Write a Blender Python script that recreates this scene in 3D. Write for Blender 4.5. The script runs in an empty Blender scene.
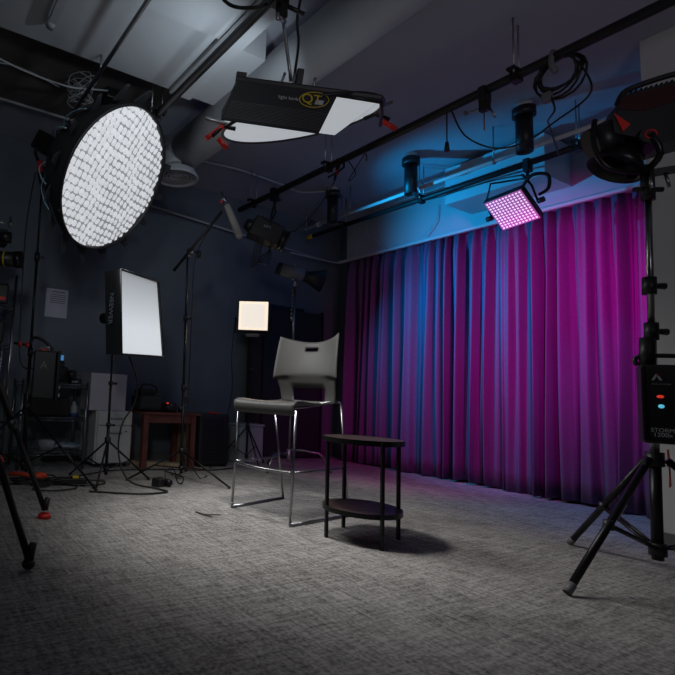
import bpy, bmesh, math, random
from mathutils import Vector, Matrix
random.seed(7)
C = bpy.context.scene.collection
R = math.radians

# ------------------------------------------------------------------ camera
def cam_axes(yaw, pitch, roll):
    f = Vector((math.sin(yaw)*math.cos(pitch), math.cos(yaw)*math.cos(pitch), math.sin(pitch)))
    r = Vector((math.cos(yaw), -math.sin(yaw), 0)); u = r.cross(f)
    r2 = r*math.cos(roll)+u*math.sin(roll); u2 = -r*math.sin(roll)+u*math.cos(roll)
    return r2, u2, f
cr, cu, cf = cam_axes(R(27.86), R(6.01), R(3.11))
cd = bpy.data.cameras.new('camera'); cam = bpy.data.objects.new('camera', cd); C.objects.link(cam)
cam.matrix_world = Matrix(((cr.x, cu.x, -cf.x, 0), (cr.y, cu.y, -cf.y, 0), (cr.z, cu.z, -cf.z, 0.82), (0, 0, 0, 1)))
cd.sensor_width = 36; cd.lens = 505.8/675*36; cd.shift_x = (337.5-169)/675; cd.clip_start = .05
bpy.context.scene.camera = cam
# ------------------------------------------------------------------ world, view
w = bpy.data.worlds.new('world'); bpy.context.scene.world = w; w.use_nodes = True
w.node_tree.nodes['Background'].inputs[0].default_value = (.5, .62, .85, 1)
w.node_tree.nodes['Background'].inputs[1].default_value = .022
vs = bpy.context.scene.view_settings
vs.view_transform = 'Standard'; vs.look = 'None'; vs.gamma = 1; vs.use_curve_mapping = False; vs.exposure = 0
# ------------------------------------------------------------------ lamps in the fixtures, unseen coloured lamps, added fills
def aim(o, p, t):
    d = (Vector(t)-Vector(p)).normalized(); o.location = p
    o.rotation_euler = d.to_track_quat('-Z', 'Y').to_euler()
def spot(name, p, t, e, col, size=60, blend=.5, rad=.05):
    l = bpy.data.lights.new(name, 'SPOT'); l.energy = e; l.color = col; l.spot_size = R(size); l.spot_blend = blend
    l.shadow_soft_size = rad
    o = bpy.data.objects.new(name, l); C.objects.link(o); aim(o, p, t); return o
def area(name, p, t, e, col, sx, sy=None, spread=180):
    l = bpy.data.lights.new(name, 'AREA'); l.energy = e; l.color = col; l.size = sx
    if sy: l.shape = 'RECTANGLE'; l.size_y = sy
    l.spread = R(spread)
    o = bpy.data.objects.new(name, l); C.objects.link(o); aim(o, p, t); return o
OC = Vector((1.421, 3.763, 2.50)); ON = Vector((.528, -.685, -.504)).normalized()
OU = Vector((0, 0, 1)); OU = (OU-ON*OU.dot(ON)).normalized(); OR = OU.cross(ON).normalized()
for k in range(6):
    a = k*math.tau/6+.3
    p = OC+ON*.05+OU*.36*math.sin(a)+OR*.36*math.cos(a)
    spot('octabox_lamp', p, (2.75, 2.2, 0), 21, (.98, .98, 1), 84, .9, .05)
spot('bank_lamp', (1.95, 2.4, 2.30), (2.55, 2.75, 0), 98, (1, .97, .94), 96, 1, .12)
spot('bank_spill_lamp', (1.52, 2.36, 2.70), (1.35, 3.3, 3.2), 9, (.78, .90, 1), 160, .9, .05)
spot('bank_spill_lamp', (1.86, 2.30, 2.72), (1.98, 3.25, 3.2), 8, (.78, .90, 1), 120, .9, .04)
spot('softbox_lamp', (1.98, 3.80, 1.45), (2.9, 2.9, .5), 9, (.9, .95, 1), 120, .9, .1)
spot('warm_lamp', (3.66, 4.80, 1.77), (2.6, 2.8, .9), 9, (1, .74, .5), 150, .9, .08)
spot('cyan_lamp', (3.66, 3.95, 2.48), (5.5, 3.00, 2.72), 165, (.0, .42, 1), 96, 1, .02)
spot('blue_lamp', (3.66, 3.95, 2.46), (5.5, 3.5, 1.5), 300, (.0, .38, .85), 74, 1, .02)
spot('magenta_lamp', (4.00, 1.75, 2.05), (5.5, 2.5, 1.7), 130, (1, .0, .66), 95, .9, .05)
spot('magenta_far_lamp', (3.7, 2.0, 2.2), (5.35, 4.0, .35), 62, (1, .0, .6), 66, .9, .05)
spot('blue_floor_lamp', (4.75, 1.80, 2.55), (5.2, 2.1, 0), 40, (.02, .25, 1), 70, .9, .05)
spot('added_wall_fill', (-.4, .2, 2.5), (1.7, 5.4, 1.1), 62, (.88, .97, 1), 70, 1, .25)  # added fill behind the camera, brightens the back wall; no such fixture
spot('added_bounce_fill', (1.2, -1.4, 1.9), (2.2, .2, 3.44), 52, (.92, .86, 1), 120, 1, .3)  # added fill out of view, bounced off the ceiling to lift the dark areas

# ------------------------------------------------------------------ materials
def mat(name, col, rough=.6, metal=0, emit=None, es=1, noise=0, nscale=20, bump=0, spec=.5, stretch=None, sheen=0):
    m = bpy.data.materials.new(name); m.use_nodes = True; nt = m.node_tree; b = nt.nodes['Principled BSDF']
    b.inputs['Base Color'].default_value = (*col, 1); b.inputs['Roughness'].default_value = rough
    b.inputs['Metallic'].default_value = metal; b.inputs['Specular IOR Level'].default_value = spec
    if sheen: b.inputs['Sheen Weight'].default_value = sheen
    if emit: b.inputs['Emission Color'].default_value = (*emit, 1); b.inputs['Emission Strength'].default_value = es
    if noise or bump:
        tc = nt.nodes.new('ShaderNodeTexCoord'); mp = nt.nodes.new('ShaderNodeMapping'); nz = nt.nodes.new('ShaderNodeTexNoise')
        nt.links.new(tc.outputs['Object'], mp.inputs[0]); nt.links.new(mp.outputs[0], nz.inputs['Vector'])
        if stretch: mp.inputs['Scale'].default_value = stretch
        nz.inputs['Scale'].default_value = nscale; nz.inputs['Detail'].default_value = 4
        if noise:
            rp = nt.nodes.new('ShaderNodeValToRGB')
            rp.color_ramp.elements[0].position = .3; rp.color_ramp.elements[1].position = .7
            rp.color_ramp.elements[0].color = (*[c*(1-noise) for c in col], 1)
            rp.color_ramp.elements[1].color = (*[min(1, c*(1+noise)) for c in col], 1)
            nt.links.new(nz.outputs[0], rp.inputs[0]); nt.links.new(rp.outputs[0], b.inputs['Base Color'])
        if bump:
            bp = nt.nodes.new('ShaderNodeBump'); bp.inputs['Strength'].default_value = bump; bp.inputs['Distance'].default_value = .01
            nt.links.new(nz.outputs[0], bp.inputs['Height']); nt.links.new(bp.outputs[0], b.inputs['Normal'])
    return m
M = {}
M['wall'] = mat('slate_wall_paint', (.135, .160, .185), .75, noise=.08, nscale=3, bump=.1)
M['ceil'] = mat('ceiling_paint', (.33, .35, .39), .85, noise=.05, nscale=2, bump=.1)
M['soffit'] = mat('soffit_paint', (.42, .44, .46), .8, noise=.04, nscale=2)
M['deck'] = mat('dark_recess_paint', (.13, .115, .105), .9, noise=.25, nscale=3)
M['white_wall'] = mat('white_wall_paint', (.55, .55, .54), .8, noise=.04, nscale=3)
M['base'] = mat('grey_baseboard', (.12, .12, .12), .6)
M['duct'] = mat('duct_paint', (.40, .42, .45), .65, noise=.06, nscale=4)
M['black'] = mat('black_plastic', (.012, .012, .013), .45)
M['blackmetal'] = mat('black_metal', (.02, .02, .022), .35, .6)
M['railblack'] = mat('black_rail', (.012, .012, .013), .5, .2)
M['cable'] = mat('black_rubber_cable', (.01, .01, .01), .5)
M['whitecable'] = mat('white_cable', (.42, .44, .46), .6)
M['fabric'] = mat('black_fabric', (.024, .026, .030), .7, bump=.3, nscale=60)
M['chrome'] = mat('chrome', (.31, .31, .32), .28, 1)
M['steel'] = mat('brushed_steel', (.45, .45, .46), .4, 1)
M['shell'] = mat('grey_plastic_shell', (.055, .054, .052), .52, spec=.3)
M['wood'] = mat('dark_walnut', (.045, .028, .024), .42, noise=.5, nscale=9, stretch=(1, 9, 1))
M['redwood'] = mat('reddish_brown_wood', (.16, .045, .03), .5, noise=.3, nscale=8, stretch=(1, 6, 1))
M['palewood'] = mat('pale_wood', (.42, .31, .19), .6, noise=.2, nscale=8, stretch=(6, 1, 1))
M['cabinet'] = mat('off_white_laminate', (.62, .62, .60), .5)
M['carton'] = mat('white_carton', (.50, .47, .52), .7, noise=.04, nscale=6)
M['paper'] = mat('paper', (.55, .54, .62), .8)
M['ink'] = mat('grey_ink', (.2, .2, .23), .8)
M['red'] = mat('red_plastic', (.65, .02, .015), .4)
M['orange'] = mat('orange_red_plastic', (.75, .07, .02), .5)
M['yellow'] = mat('yellow_tape', (.65, .42, .02), .6)
M['silver'] = mat('silver_lining', (.75, .77, .8), .35, .3)
M['grey'] = mat('grey_plastic', (.16, .165, .17), .5)
M['lightgrey'] = mat('light_grey_plastic', (.36, .37, .39), .55)
M['tan'] = mat('tan_foam', (.27, .25, .23), .9, bump=.3, nscale=80)
M['print'] = mat('white_print', (.6, .62, .65), .6)
M['greyprint'] = mat('grey_print', (.32, .36, .42), .6)
M['yellowprint'] = mat('yellow_print', (.75, .55, .03), .6)
M['cyanled'] = mat('cyan_indicator', (.05, .3, .4), .4, emit=(.12, .62, .85), es=.7)
M['redled'] = mat('red_indicator', (.4, .02, .02), .4, emit=(1, .05, .03), es=.5)
M['greenled'] = mat('green_indicator', (.1, .3, .2), .4, emit=(.3, .8, .6), es=.25)
M['blueled'] = mat('blue_indicator', (.1, .3, .5), .4, emit=(.1, .4, 1), es=.3)
M['curtain'] = mat('velvet_curtain', (.14, .085, .16), .85, noise=.06, nscale=40, spec=.15)
M['bluecord'] = mat('pale_blue_elastic', (.40, .62, .78), .5)
M['glass'] = mat('lens_glass', (.02, .02, .03), .08)
M['backdrop'] = mat('charcoal_backdrop', (.022, .023, .03), .8)
M['brownpost'] = mat('dark_brown_board', (.03, .022, .018), .8)

def carpet():
    m = bpy.data.materials.new('woven_grey_carpet'); m.use_nodes = True; nt = m.node_tree; b = nt.nodes['Principled BSDF']
    b.inputs['Roughness'].default_value = .95; b.inputs['Specular IOR Level'].default_value = .1
    tc = nt.nodes.new('ShaderNodeTexCoord')
    def nz(scale, st, det=3):
        mp = nt.nodes.new('ShaderNodeMapping'); mp.inputs['Scale'].default_value = st
        n = nt.nodes.new('ShaderNodeTexNoise'); n.inputs['Scale'].default_value = scale; n.inputs['Detail'].default_value = det
        nt.links.new(tc.outputs['Object'], mp.inputs[0]); nt.links.new(mp.outputs[0], n.inputs['Vector']); return n
    a = nz(6, (1, 8, 1)); c = nz(6, (8, 1, 1)); g = nz(70, (1, 1, 1)); l = nz(1.3, (1, 1, 1))
    def mx(p, q, f, mode='MIX'):
        x = nt.nodes.new('ShaderNodeMix'); x.data_type = 'FLOAT'; x.inputs[0].default_value = f
        nt.links.new(p, x.inputs[2]); nt.links.new(q, x.inputs[3]); return x.outputs[0]
    s = mx(mx(a.outputs[0], c.outputs[0], .5), g.outputs[0], .4); s = mx(s, l.outputs[0], .15)
    rp = nt.nodes.new('ShaderNodeValToRGB'); rp.color_ramp.elements[0].position = .405; rp.color_ramp.elements[1].position = .59
    rp.color_ramp.elements[0].color = (.135, .130, .125, 1); rp.color_ramp.elements[1].color = (.46, .44, .415, 1)
    nt.links.new(s, rp.inputs[0]); nt.links.new(rp.outputs[0], b.inputs['Base Color'])
    bp = nt.nodes.new('ShaderNodeBump'); bp.inputs['Strength'].default_value = .4; bp.inputs['Distance'].default_value = .006
    nt.links.new(s, bp.inputs['Height']); nt.links.new(bp.outputs[0], b.inputs['Normal'])
    return m
M['carpet'] = carpet()
def glow(name, col, es): return mat(name, (.8, .8, .8), .6, emit=col, es=es)
M['octaglow'] = mat('lit_diffusion_fabric', (.42, .43, .45), .8, emit=(.95, .97, 1), es=.56, noise=.5, nscale=26)
M['octadim'] = mat('dim_diffusion_fabric', (.2, .2, .22), .8, emit=(.85, .92, 1), es=.16)
M['softglow'] = glow('lit_white_diffuser', (.90, .96, 1), .55)
M['warmglow'] = glow('lit_warm_panel', (1, .90, .78), .82)
M['warmled'] = glow('warm_led_bulb', (1, .66, .38), 1.1)
M['pinkglow'] = mat('lit_pink_panel', (.3, .15, .28), .6, emit=(.60, .14, .50), es=.42)
M['pinkled'] = glow('pink_led_bulb', (1, .66, .95), 1.0)
M['bankglow'] = glow('lit_silver_lining', (.85, .93, 1), .38)
M['gridfab'] = mat('grid_fabric', (.62, .63, .66), .9)

# ------------------------------------------------------------------ mesh helpers
def frame(d, up=(0, 0, 1)):
    z = Vector(d).normalized(); u = Vector(up)
    if abs(z.dot(u)) > .98: u = Vector((0, 1, 0))
    x = u.cross(z).normalized(); y = z.cross(x)
    return x, y, z
def rotm(x, y, z): return Matrix(((x.x, y.x, z.x), (x.y, y.y, z.y), (x.z, y.z, z.z)))
class MB:
    def __init__(s): s.b = bmesh.new()
    def box(s, c, d, m=None, bev=0):
        r = bmesh.ops.create_cube(s.b, size=1); vs_ = r['verts']
        for v in vs_: v.co = Vector((v.co.x*d[0], v.co.y*d[1], v.co.z*d[2]))
        if bev:
            es = list({e for v in vs_ for e in v.link_edges})
            rr = bmesh.ops.bevel(s.b, geom=es, offset=bev, segments=2, affect='EDGES', profile=.5)
            vs_ = list({v for f in rr['faces'] for v in f.verts} | {v for v in vs_ if v.is_valid})
        for v in vs_:
            v.co = (m @ v.co if m else v.co)+Vector(c)
        return s
    def cyl(s, p, q, r1, r2=None, n=12, cap=True):
        p, q = Vector(p), Vector(q); r2 = r1 if r2 is None else r2
        x, y, z = frame(q-p); A = []; B = []
        for i in range(n):
            a = math.tau*i/n; o = x*math.cos(a)+y*math.sin(a)
            A.append(s.b.verts.new(p+o*r1)); B.append(s.b.verts.new(q+o*r2))
        for i in range(n):
            j = (i+1) % n; s.b.faces.new((A[i], A[j], B[j], B[i])).smooth = True
        if cap: s.b.faces.new(A[::-1]); s.b.faces.new(B)
        return s
    def tube(s, pts, r, n=8, smooth=0, closed=False):
        P = [Vector(p) for p in pts]
        if smooth: P = catmull(P, smooth)
        rings = []; x, y, z = frame(P[1]-P[0])
        for i, p in enumerate(P):
            t = (P[min(i+1, len(P)-1)]-P[max(i-1, 0)])
            if t.length < 1e-7: t = Vector((0, 0, 1))
            t.normalize(); x = (x-t*x.dot(t))
            if x.length < 1e-5: x = frame(t)[0]
            x.normalize(); y = t.cross(x)
            rings.append([s.b.verts.new(p+(x*math.cos(math.tau*k/n)+y*math.sin(math.tau*k/n))*r) for k in range(n)])
        for a, b in zip(rings, rings[1:]):
            for k in range(n):
                j = (k+1) % n; s.b.faces.new((a[k], a[j], b[j], b[k])).smooth = True
        s.b.faces.new(rings[0][::-1]); s.b.faces.new(rings[-1])
        return s
    def sph(s, c, r, sc=(1, 1, 1), n=12):
        rr = bmesh.ops.create_uvsphere(s.b, u_segments=n, v_segments=max(6, n//2+2), radius=r)
        for v in rr['verts']: v.co = Vector((v.co.x*sc[0], v.co.y*sc[1], v.co.z*sc[2]))+Vector(c)
        for f in {f for v in rr['verts'] for f in v.link_faces}: f.smooth = True
        return s
    def lathe(s, c, d, prof, n=24, up=(0, 0, 1), scal=None):
        # prof: list of (along, radius)
        x, y, z = frame(d, up); c = Vector(c); rings = []
        for (h, r) in prof:
            ring = []
            for k in range(n):
                a = math.tau*k/n; q = r*(scal(k, h) if scal else 1)
                ring.append(s.b.verts.new(c+z*h+(x*math.cos(a)+y*math.sin(a))*q))
            rings.append(ring)
        for a, b in zip(rings, rings[1:]):
            for k in range(n):
                j = (k+1) % n; s.b.faces.new((a[k], a[j], b[j], b[k])).smooth = True
        return s
    def disc(s, c, d, r, n=32, up=(0, 0, 1), ry=None):
        x, y, z = frame(d, up); ry = ry or r
        s.b.faces.new([s.b.verts.new(Vector(c)+x*math.cos(math.tau*k/n)*r+y*math.sin(math.tau*k/n)*ry) for k in range(n)]); return s
    def poly(s, pts): s.b.faces.new([s.b.verts.new(Vector(p)) for p in pts]); return s
    def prism(s, pts, off):
        off = Vector(off); a = [s.b.verts.new(Vector(p)) for p in pts]; b = [s.b.verts.new(Vector(p)+off) for p in pts]
        s.b.faces.new(a[::-1]); s.b.faces.new(b)
        for i in range(len(a)):
            j = (i+1) % len(a); s.b.faces.new((a[i], a[j], b[j], b[i]))
        return s
    def build(s, name, m, parent=None):
        bmesh.ops.recalc_face_normals(s.b, faces=s.b.faces)
        me = bpy.data.meshes.new(name); s.b.to_mesh(me); s.b.free()
        me.materials.append(m if not isinstance(m, str) else M[m])
        o = bpy.data.objects.new(name, me); C.objects.link(o)
        if parent:
            o.parent = parent; o.matrix_parent_inverse = Matrix.Translation(parent_loc(parent)).inverted()
        return o
def parent_loc(o):
    return o.location if o.type == 'EMPTY' else Vector((0, 0, 0))      # meshes under an Empty keep world coordinates
def catmull(P, k):
    out = []; n = len(P)
    for i in range(n-1):
        p0, p1, p2, p3 = P[max(i-1, 0)], P[i], P[i+1], P[min(i+2, n-1)]
        for j in range(k):
            t = j/k
            out.append(.5*((2*p1)+(p2-p0)*t+(2*p0-5*p1+4*p2-p3)*t*t+(3*p1-p0-3*p2+p3)*t**3))
    out.append(P[-1]); return out
def tag(o, label, cat, group=None):
    o['label'] = label; o['category'] = cat
    if group: o['group'] = group
    return o
def thing(name, loc, label, cat, group=None):
    o = bpy.data.objects.new(name, None); o.empty_display_size = .1; C.objects.link(o); o.location = loc
    return tag(o, label, cat, group)
def struct(o): o['kind'] = 'structure'; return o
def dup(root, off):
    def cp(o, par):
        c = o.copy(); C.objects.link(c); c.parent = par
        for k in [x for x in bpy.data.objects if x.parent == o]: cp(k, c)
        return c
    r = cp(root, None); r.location = Vector(root.location)+Vector(off); return r
def text(s, name, m, parent, c, xdir, ydir, size, squash=1):
    cu_ = bpy.data.curves.new(name, 'FONT'); cu_.body = s; cu_.size = size; cu_.extrude = .0006; cu_.align_x = 'CENTER'; cu_.align_y = 'CENTER'
    t = bpy.data.objects.new(name, cu_); C.objects.link(t); bpy.context.view_layer.update()
    me = bpy.data.meshes.new_from_object(t); bpy.data.objects.remove(t)
    x = Vector(xdir).normalized(); y = Vector(ydir); y = (y-x*y.dot(x)).normalized(); z = x.cross(y)
    for v in me.vertices: v.co = Vector(c)+x*v.co.x*squash+y*v.co.y+z*v.co.z
    me.materials.clear(); me.materials.append(M[m])
    o = bpy.data.objects.new(name, me); C.objects.link(o)
    if parent: o.parent = parent; o.matrix_parent_inverse = Matrix.Translation(parent_loc(parent)).inverted()
    return o
V = Vector
# ------------------------------------------------------------------ the room
ZC = 3.44; YW = 5.45; XR = 5.75
struct(MB().box((1.9, 1.6, -.05), (8.2, 8.2, .1)).build('floor', 'carpet'))
struct(MB().box((1.9, 1.6, ZC+.05), (8.2, 8.2, .1)).build('ceiling', 'ceil'))
struct(MB().box((1.9, YW+.05, ZC/2), (8.2, .1, ZC)).build('wall_back', 'wall'))
struct(MB().box((-2.25, 1.6, ZC/2), (.1, 8.2, ZC)).build('wall_left', 'wall'))
struct(MB().box((1.9, -2.55, ZC/2), (8.2, .1, ZC)).build('wall_front', 'wall'))
struct(MB().box((XR+.05, 3.5, ZC/2), (.1, 4.1, ZC)).build('wall_right', 'wall'))
struct(MB().box((5.185, -.535, ZC/2), (1.63, 3.93, ZC)).build('wall_pillar', 'white_wall'))
struct(MB().box((4.36, -.53, .05), (.02, 3.94, .10)).build('baseboard_pillar', 'base'))
struct(MB().box((1.7, YW-.008, .05), (7.6, .016, .10)).build('baseboard_back', 'base'))
# bulkhead above the curtain
struct(MB().box((5.64, 3.28, (2.80+ZC)/2), (.22, 3.68, ZC-2.80)).build('trim_1', 'soffit'))
# dropped soffit on the left, its side beam, the boxed step and the dark recess behind it
struct(MB().box((-.28, .6, (3.20+ZC)/2), (3.9, 5.6, ZC-3.20)).build('trim_2', 'soffit'))
struct(MB().box((1.775, .9, (3.17+ZC)/2), (.19, 5.0, ZC-3.17)).build('trim_3', 'soffit'))
struct(MB().box((1.985, 3.06, (3.20+ZC)/2), (.22, .68, ZC-3.20)).build('trim_4', 'soffit'))
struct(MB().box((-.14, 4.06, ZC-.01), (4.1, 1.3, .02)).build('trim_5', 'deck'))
struct(MB().box((-.28, .2, 3.185), (3.9, 4.96, .03)).build('trim_6', 'soffit'))
# boxed duct near the bulkhead
struct(MB().box((5.28, 2.83, (2.98+3.38)/2), (.48, .96, .40)).build('trim_7', 'soffit'))

# ------------------------------------------------------------------ ceiling services
d = thing('ventilation_duct', (2.27, 1.5, 3.16), 'thick round grey air duct running along the ceiling above the oval light', 'duct')
b = MB(); b.cyl((2.27, 4.12, 3.16), (2.27, -2.3, 3.16), .18, n=32)
b.tube([(2.27, 4.10, 3.16), (2.26, 4.22, 3.13), (2.23, 4.26, 3.04), (2.22, 4.24, 2.95)], .178, 24, 5); b.build('pipe', 'duct', d)
b = MB(); b.lathe((2.22, 4.22, 2.96), (0, 0, -1), [(0, .18), (.02, .19), (.06, .215), (.075, .215), (.07, .19), (.02, .16)], 32); b.build('diffuser_collar', 'duct', d)
b = MB()
for r in (.155, .115, .075): b.lathe((2.22, 4.22, 2.93), (0, 0, -1), [(0, r-.022), (.03, r), (.035, r-.004), (.004, r-.027)], 28)
b.sph((2.22, 4.22, 2.92), .04, (1, 1, .3)); b.build('diffuser_ring', 'duct', d)

def rail(name, x, y0, y1, z, r, label, rods, tip=None):
    t = thing(name, (x, (y0+y1)/2, z), label, 'rail')
    MB().cyl((x, y0, z), (x, y1, z), r, n=14).build('rail_tube', 'railblack', t)
    for (ry) in rods:
        MB().cyl((x-.05, ry, z), (x-.05, ry, ZC), .006, n=6).cyl((x+.05, ry+.02, z), (x+.05, ry+.02, ZC), .006, n=6).build('hanger_rod', 'steel', t)
        MB().box((x, ry+.01, z+.03), (.15, .05, .02)).box((x, ry+.01, z-.005), (.07, .05, .08)).build('rail_clamp', 'railblack', t)
    if tip: MB().cyl((x, tip, z), (x, tip+.12, z), r+.002, n=14).build('end_tape', 'yellow', t)
    return t
rail('lighting_rail', 1.655, -2.3, 3.66, 3.05, .030, 'thick black lighting rail left of the oval light, running past the octagonal softbox', (3.55, 1.5))
rail('lighting_rail', 3.465, -2.3, 4.90, 3.05, .032, 'long black lighting rail crossing the whole ceiling and carrying the coiled cable', (4.62, 3.45, 1.76))
rail('lighting_rail', 4.855, 1.5, 5.18, 3.05, .028, 'black lighting rail with yellow taped end in front of the curtain bulkhead', (4.55, 3.45, 2.0), 5.10)
tag(MB().cyl((1.07, -2.2, 3.07), (1.07, 3.95, 3.07), .016, n=8).cyl((1.07, 3.3, 3.07), (1.07, 3.3, 3.2), .008, n=6).build('conduit', 'steel'), 'thin straight metal conduit under the soffit above the octagonal softbox', 'conduit')
tag(MB().box((.66, 1.2, 3.155), (.05, 3.9, .03)).cyl((.66, 3.16, 3.16), (.66, 3.10, 3.16), .03, n=8).build('ceiling_channel', 'lightgrey'), 'pale metal channel strip on the soffit at top left', 'channel')
# white sprinkler pipe
s_ = thing('sprinkler_pipe', (4.68, 3.3, 3.10), 'white pipe with capped end hanging in front of the curtain bulkhead', 'pipe')
MB().cyl((4.68, 5.12, 3.10), (4.68, 1.45, 3.10), .019, n=12).build('pipe', 'white_wall', s_)
MB().cyl((4.68, 4.86, 3.10), (4.68, 4.80, 3.10), .032, n=12).build('coupling', 'white_wall', s_)
for y in (5.05, 4.3, 2.6): MB().cyl((4.68, y, 3.10), (4.68, y, ZC), .006, n=6).lathe((4.68, y-.008, 3.10), (0, 1, 0), [(0, .02), (0, .03), (.016, .03), (.016, .02)], 12).build('hanger_rod', 'steel', s_)
tag(MB().tube([(2.42, 5.36, 3.03), (5.45, 5.36, 2.83)], .013).build('wall_conduit', 'whitecable'), 'slim conduit sloping along the dark back wall below the ceiling', 'conduit')
tag(MB().tube([(-1.8, 4.70, 3.41), (1.0, 4.68, 3.41), (1.9, 4.70, 3.415), (2.76, 4.71, 3.42), (3.28, 4.66, 3.42), (3.91, 4.70, 3.42), (4.275, 4.74, 3.42), (4.52, 4.55, 3.42)], .013, 8, 8).build('flexible_conduit', 'whitecable'), 'wavy pale conduit along the ceiling from the round air vent to the black spotlights', 'conduit')
tag(MB().tube([(-1.5, 3.5, 3.32), (-.2, 3.7, 3.31), (.5, 3.85, 3.25), (.95, 3.85, 3.22), (1.2, 3.9, 3.3), (1.45, 4.0, 3.42)], .008, 6, 8).build('ceiling_cable', 'whitecable'), 'sagging pale cable across the dark ceiling recess, thickest of three', 'cable')
tag(MB().tube([(-1.5, 4.05, 3.36), (.1, 4.1, 3.34), (.6, 4.05, 3.37), (1.0, 4.2, 3.41)], .006, 6, 8).build('ceiling_cable', 'whitecable'), 'thin pale cable in the dark ceiling recess above the thickest one', 'cable')
b = MB()
for k in range(9):
    cx, cy = 1.13+random.uniform(-.06, .06), 3.95+random.uniform(-.05, .05)
    pts = [(cx+.10*math.cos(a*1.3+k)*random.uniform(.6, 1.2), cy+.10*math.sin(a*1.1+k)*random.uniform(.6, 1.2), 3.28+.11*math.sin(a*.9+k*2)) for a in range(7)]
    b.tube(pts, .003, 5, 5)
tag(b.build('wire_tangle', 'whitecable'), 'tangled bunch of thin pale wires under the ceiling above the octagonal softbox', 'wires')
bo = thing('junction_bracket', (1.45, 3.95, 3.4), 'small black bracket box on the dark ceiling above the octagonal softbox', 'bracket')
MB().box((1.42, 4.0, 3.37), (.13, .09, .09), bev=.01).build('box', 'black', bo)
MB().tube([(1.42, 4.0, 3.33), (1.36, 3.95, 3.22), (1.26, 3.9, 3.12)], .007, 6, 4).build('lead', 'cable', bo)

def can(x, y, label):
    t = thing('ceiling_spotlight', (x, y, ZC), label, 'spotlight', 'black cylinder spotlights on the ceiling')
    MB().cyl((x, y, ZC), (x, y, ZC-.06), .065, n=20).build('mounting_base', 'white_wall', t)
    MB().cyl((x, y, ZC-.05), (x, y, ZC-.12), .088, n=20).build('collar', 'black', t)
    MB().lathe((x, y, ZC-.10), (0, 0, -1), [(0, .03), (0, .064), (.34, .064), (.34, .054), (.28, .05), (.28, 0.001)], 20).build('cylinder_body', 'black', t)
can(4.547, 4.453, 'black cylinder spotlight farthest along the ceiling, nearest the room corner')
can(4.541, 3.359, 'black cylinder spotlight in the middle of the ceiling row')
can(4.51, 2.25, 'black cylinder spotlight nearest, beside the coiled cable on the rail')

# ------------------------------------------------------------------ curtain and its track
tr = thing('curtain_track', (5.47, 3.3, 2.79), 'white curtain track running under the bulkhead', 'track')
MB().box((5.47, 3.33, 2.795), (.035, 3.75, .03)).build('track_bar', 'white_wall', tr)
MB().tube([(5.46, 5.20, 2.795), (5.36, 5.25, 2.795), (4.6, 5.25, 2.80)], .010, 6, 4).build('track_return', 'whitecable', tr)
for pts in ([(5.5, 4.75, 3.25), (5.48, 4.72, 3.1), (5.49, 4.6, 3.0), (5.47, 4.55, 2.95), (5.47, 4.40, 2.81)],
            [(5.5, 4.9, 3.1), (5.49, 4.92, 2.95), (5.47, 4.95, 2.81)], [(5.5, 3.7, 3.2), (5.49, 3.72, 3.0), (5.48, 3.85, 2.85)]):
    tag(MB().tube(pts, .006, 6, 5).build('loose_wire', 'whitecable'),
        {4.75: 'crooked pale wire hanging on the bulkhead, the kinked one', 4.9: 'short straight pale wire on the bulkhead nearest the corner', 3.7: 'pale wire on the bright blue part of the bulkhead'}[pts[0][1]], 'wire')
def fold(y, z):
    ph = y*38+2.2*math.sin(y*5.3)+1.3*math.sin(y*11.7+1)
    s1 = math.sin(ph); s1 = math.copysign(abs(s1)**.8, s1)
    amp = .072+.022*math.sin(y*7.7)
    k = (2.78-z)/2.78
    top = max(0, 1-k*14)
    return amp*(.75+.25*k)*s1*(1-.4*top)+.018*math.sin(y*83+z*.7)*(1-top)+.02*k*math.sin(y*9+z*1.1)+.012*math.sin(ph*2+z*1.5)
bm = bmesh.new(); NY, NZ = 700, 14; grid = []
y0, y1 = 1.50, 5.17
for i in range(NY+1):
    y = y0+(y1-y0)*i/NY; col = []
    for j in range(NZ+1):
        t = j/NZ; z = 2.785-(2.785-.018-.012*math.sin(y*6))*t
        yy = y+.018*math.sin(y*20+z)*t+.012*math.sin(y*41)*t
        col.append(bm.verts.new((5.53+fold(y, z)-.02*t, yy, z)))
    grid.append(col)
for i in range(NY):
    for j in range(NZ): bm.faces.new((grid[i][j], grid[i+1][j], grid[i+1][j+1], grid[i][j+1])).smooth = True
me = bpy.data.meshes.new('stage_curtain'); bm.to_mesh(me); bm.free(); me.materials.append(M['curtain'])
cur = bpy.data.objects.new('stage_curtain', me); C.objects.link(cur)
so = cur.modifiers.new('thick', 'SOLIDIFY'); so.thickness = .006
tag(cur, 'long pleated floor-length curtain lit blue and magenta along the right wall', 'curtain')

# ------------------------------------------------------------------ stool
def lerp(a, b, t): return a+(b-a)*t
st = thing('bar_stool', (2.57, 2.89, 0), 'grey plastic-shell bar stool with chrome wire legs behind the small table', 'stool')
FL, FR, BL, BR = V((2.229, 3.096, 0)), V((2.293, 2.551, 0)), V((2.843, 3.253, 0)), V((2.907, 2.64, 0))
fz = V((0, 0, .011))
def leg_side(f, bk, ft, bt, s):
    # one bent rod: seat front - floor front
    MB().tube([ft, lerp(ft, f+fz, .5), f+fz+V((0, 0, .03))], .0095, 8).sph(f+fz, .011).tube([f+fz+V((0, 0, .03)), f+fz], .0095).build('leg', 'chrome', st)
    MB().tube([bt+V((0, 0, .0)), lerp(bt, bk+fz, .5), bk+fz], .0095, 8).sph(bk+fz, .011).build('leg', 'chrome', st)
    MB().tube([f+fz, bk+fz], .0095, 8).build('floor_runner', 'chrome', st)
ft_l, ft_r = V((2.245, 3.085, .735)), V((2.308, 2.540, .735))
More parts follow.
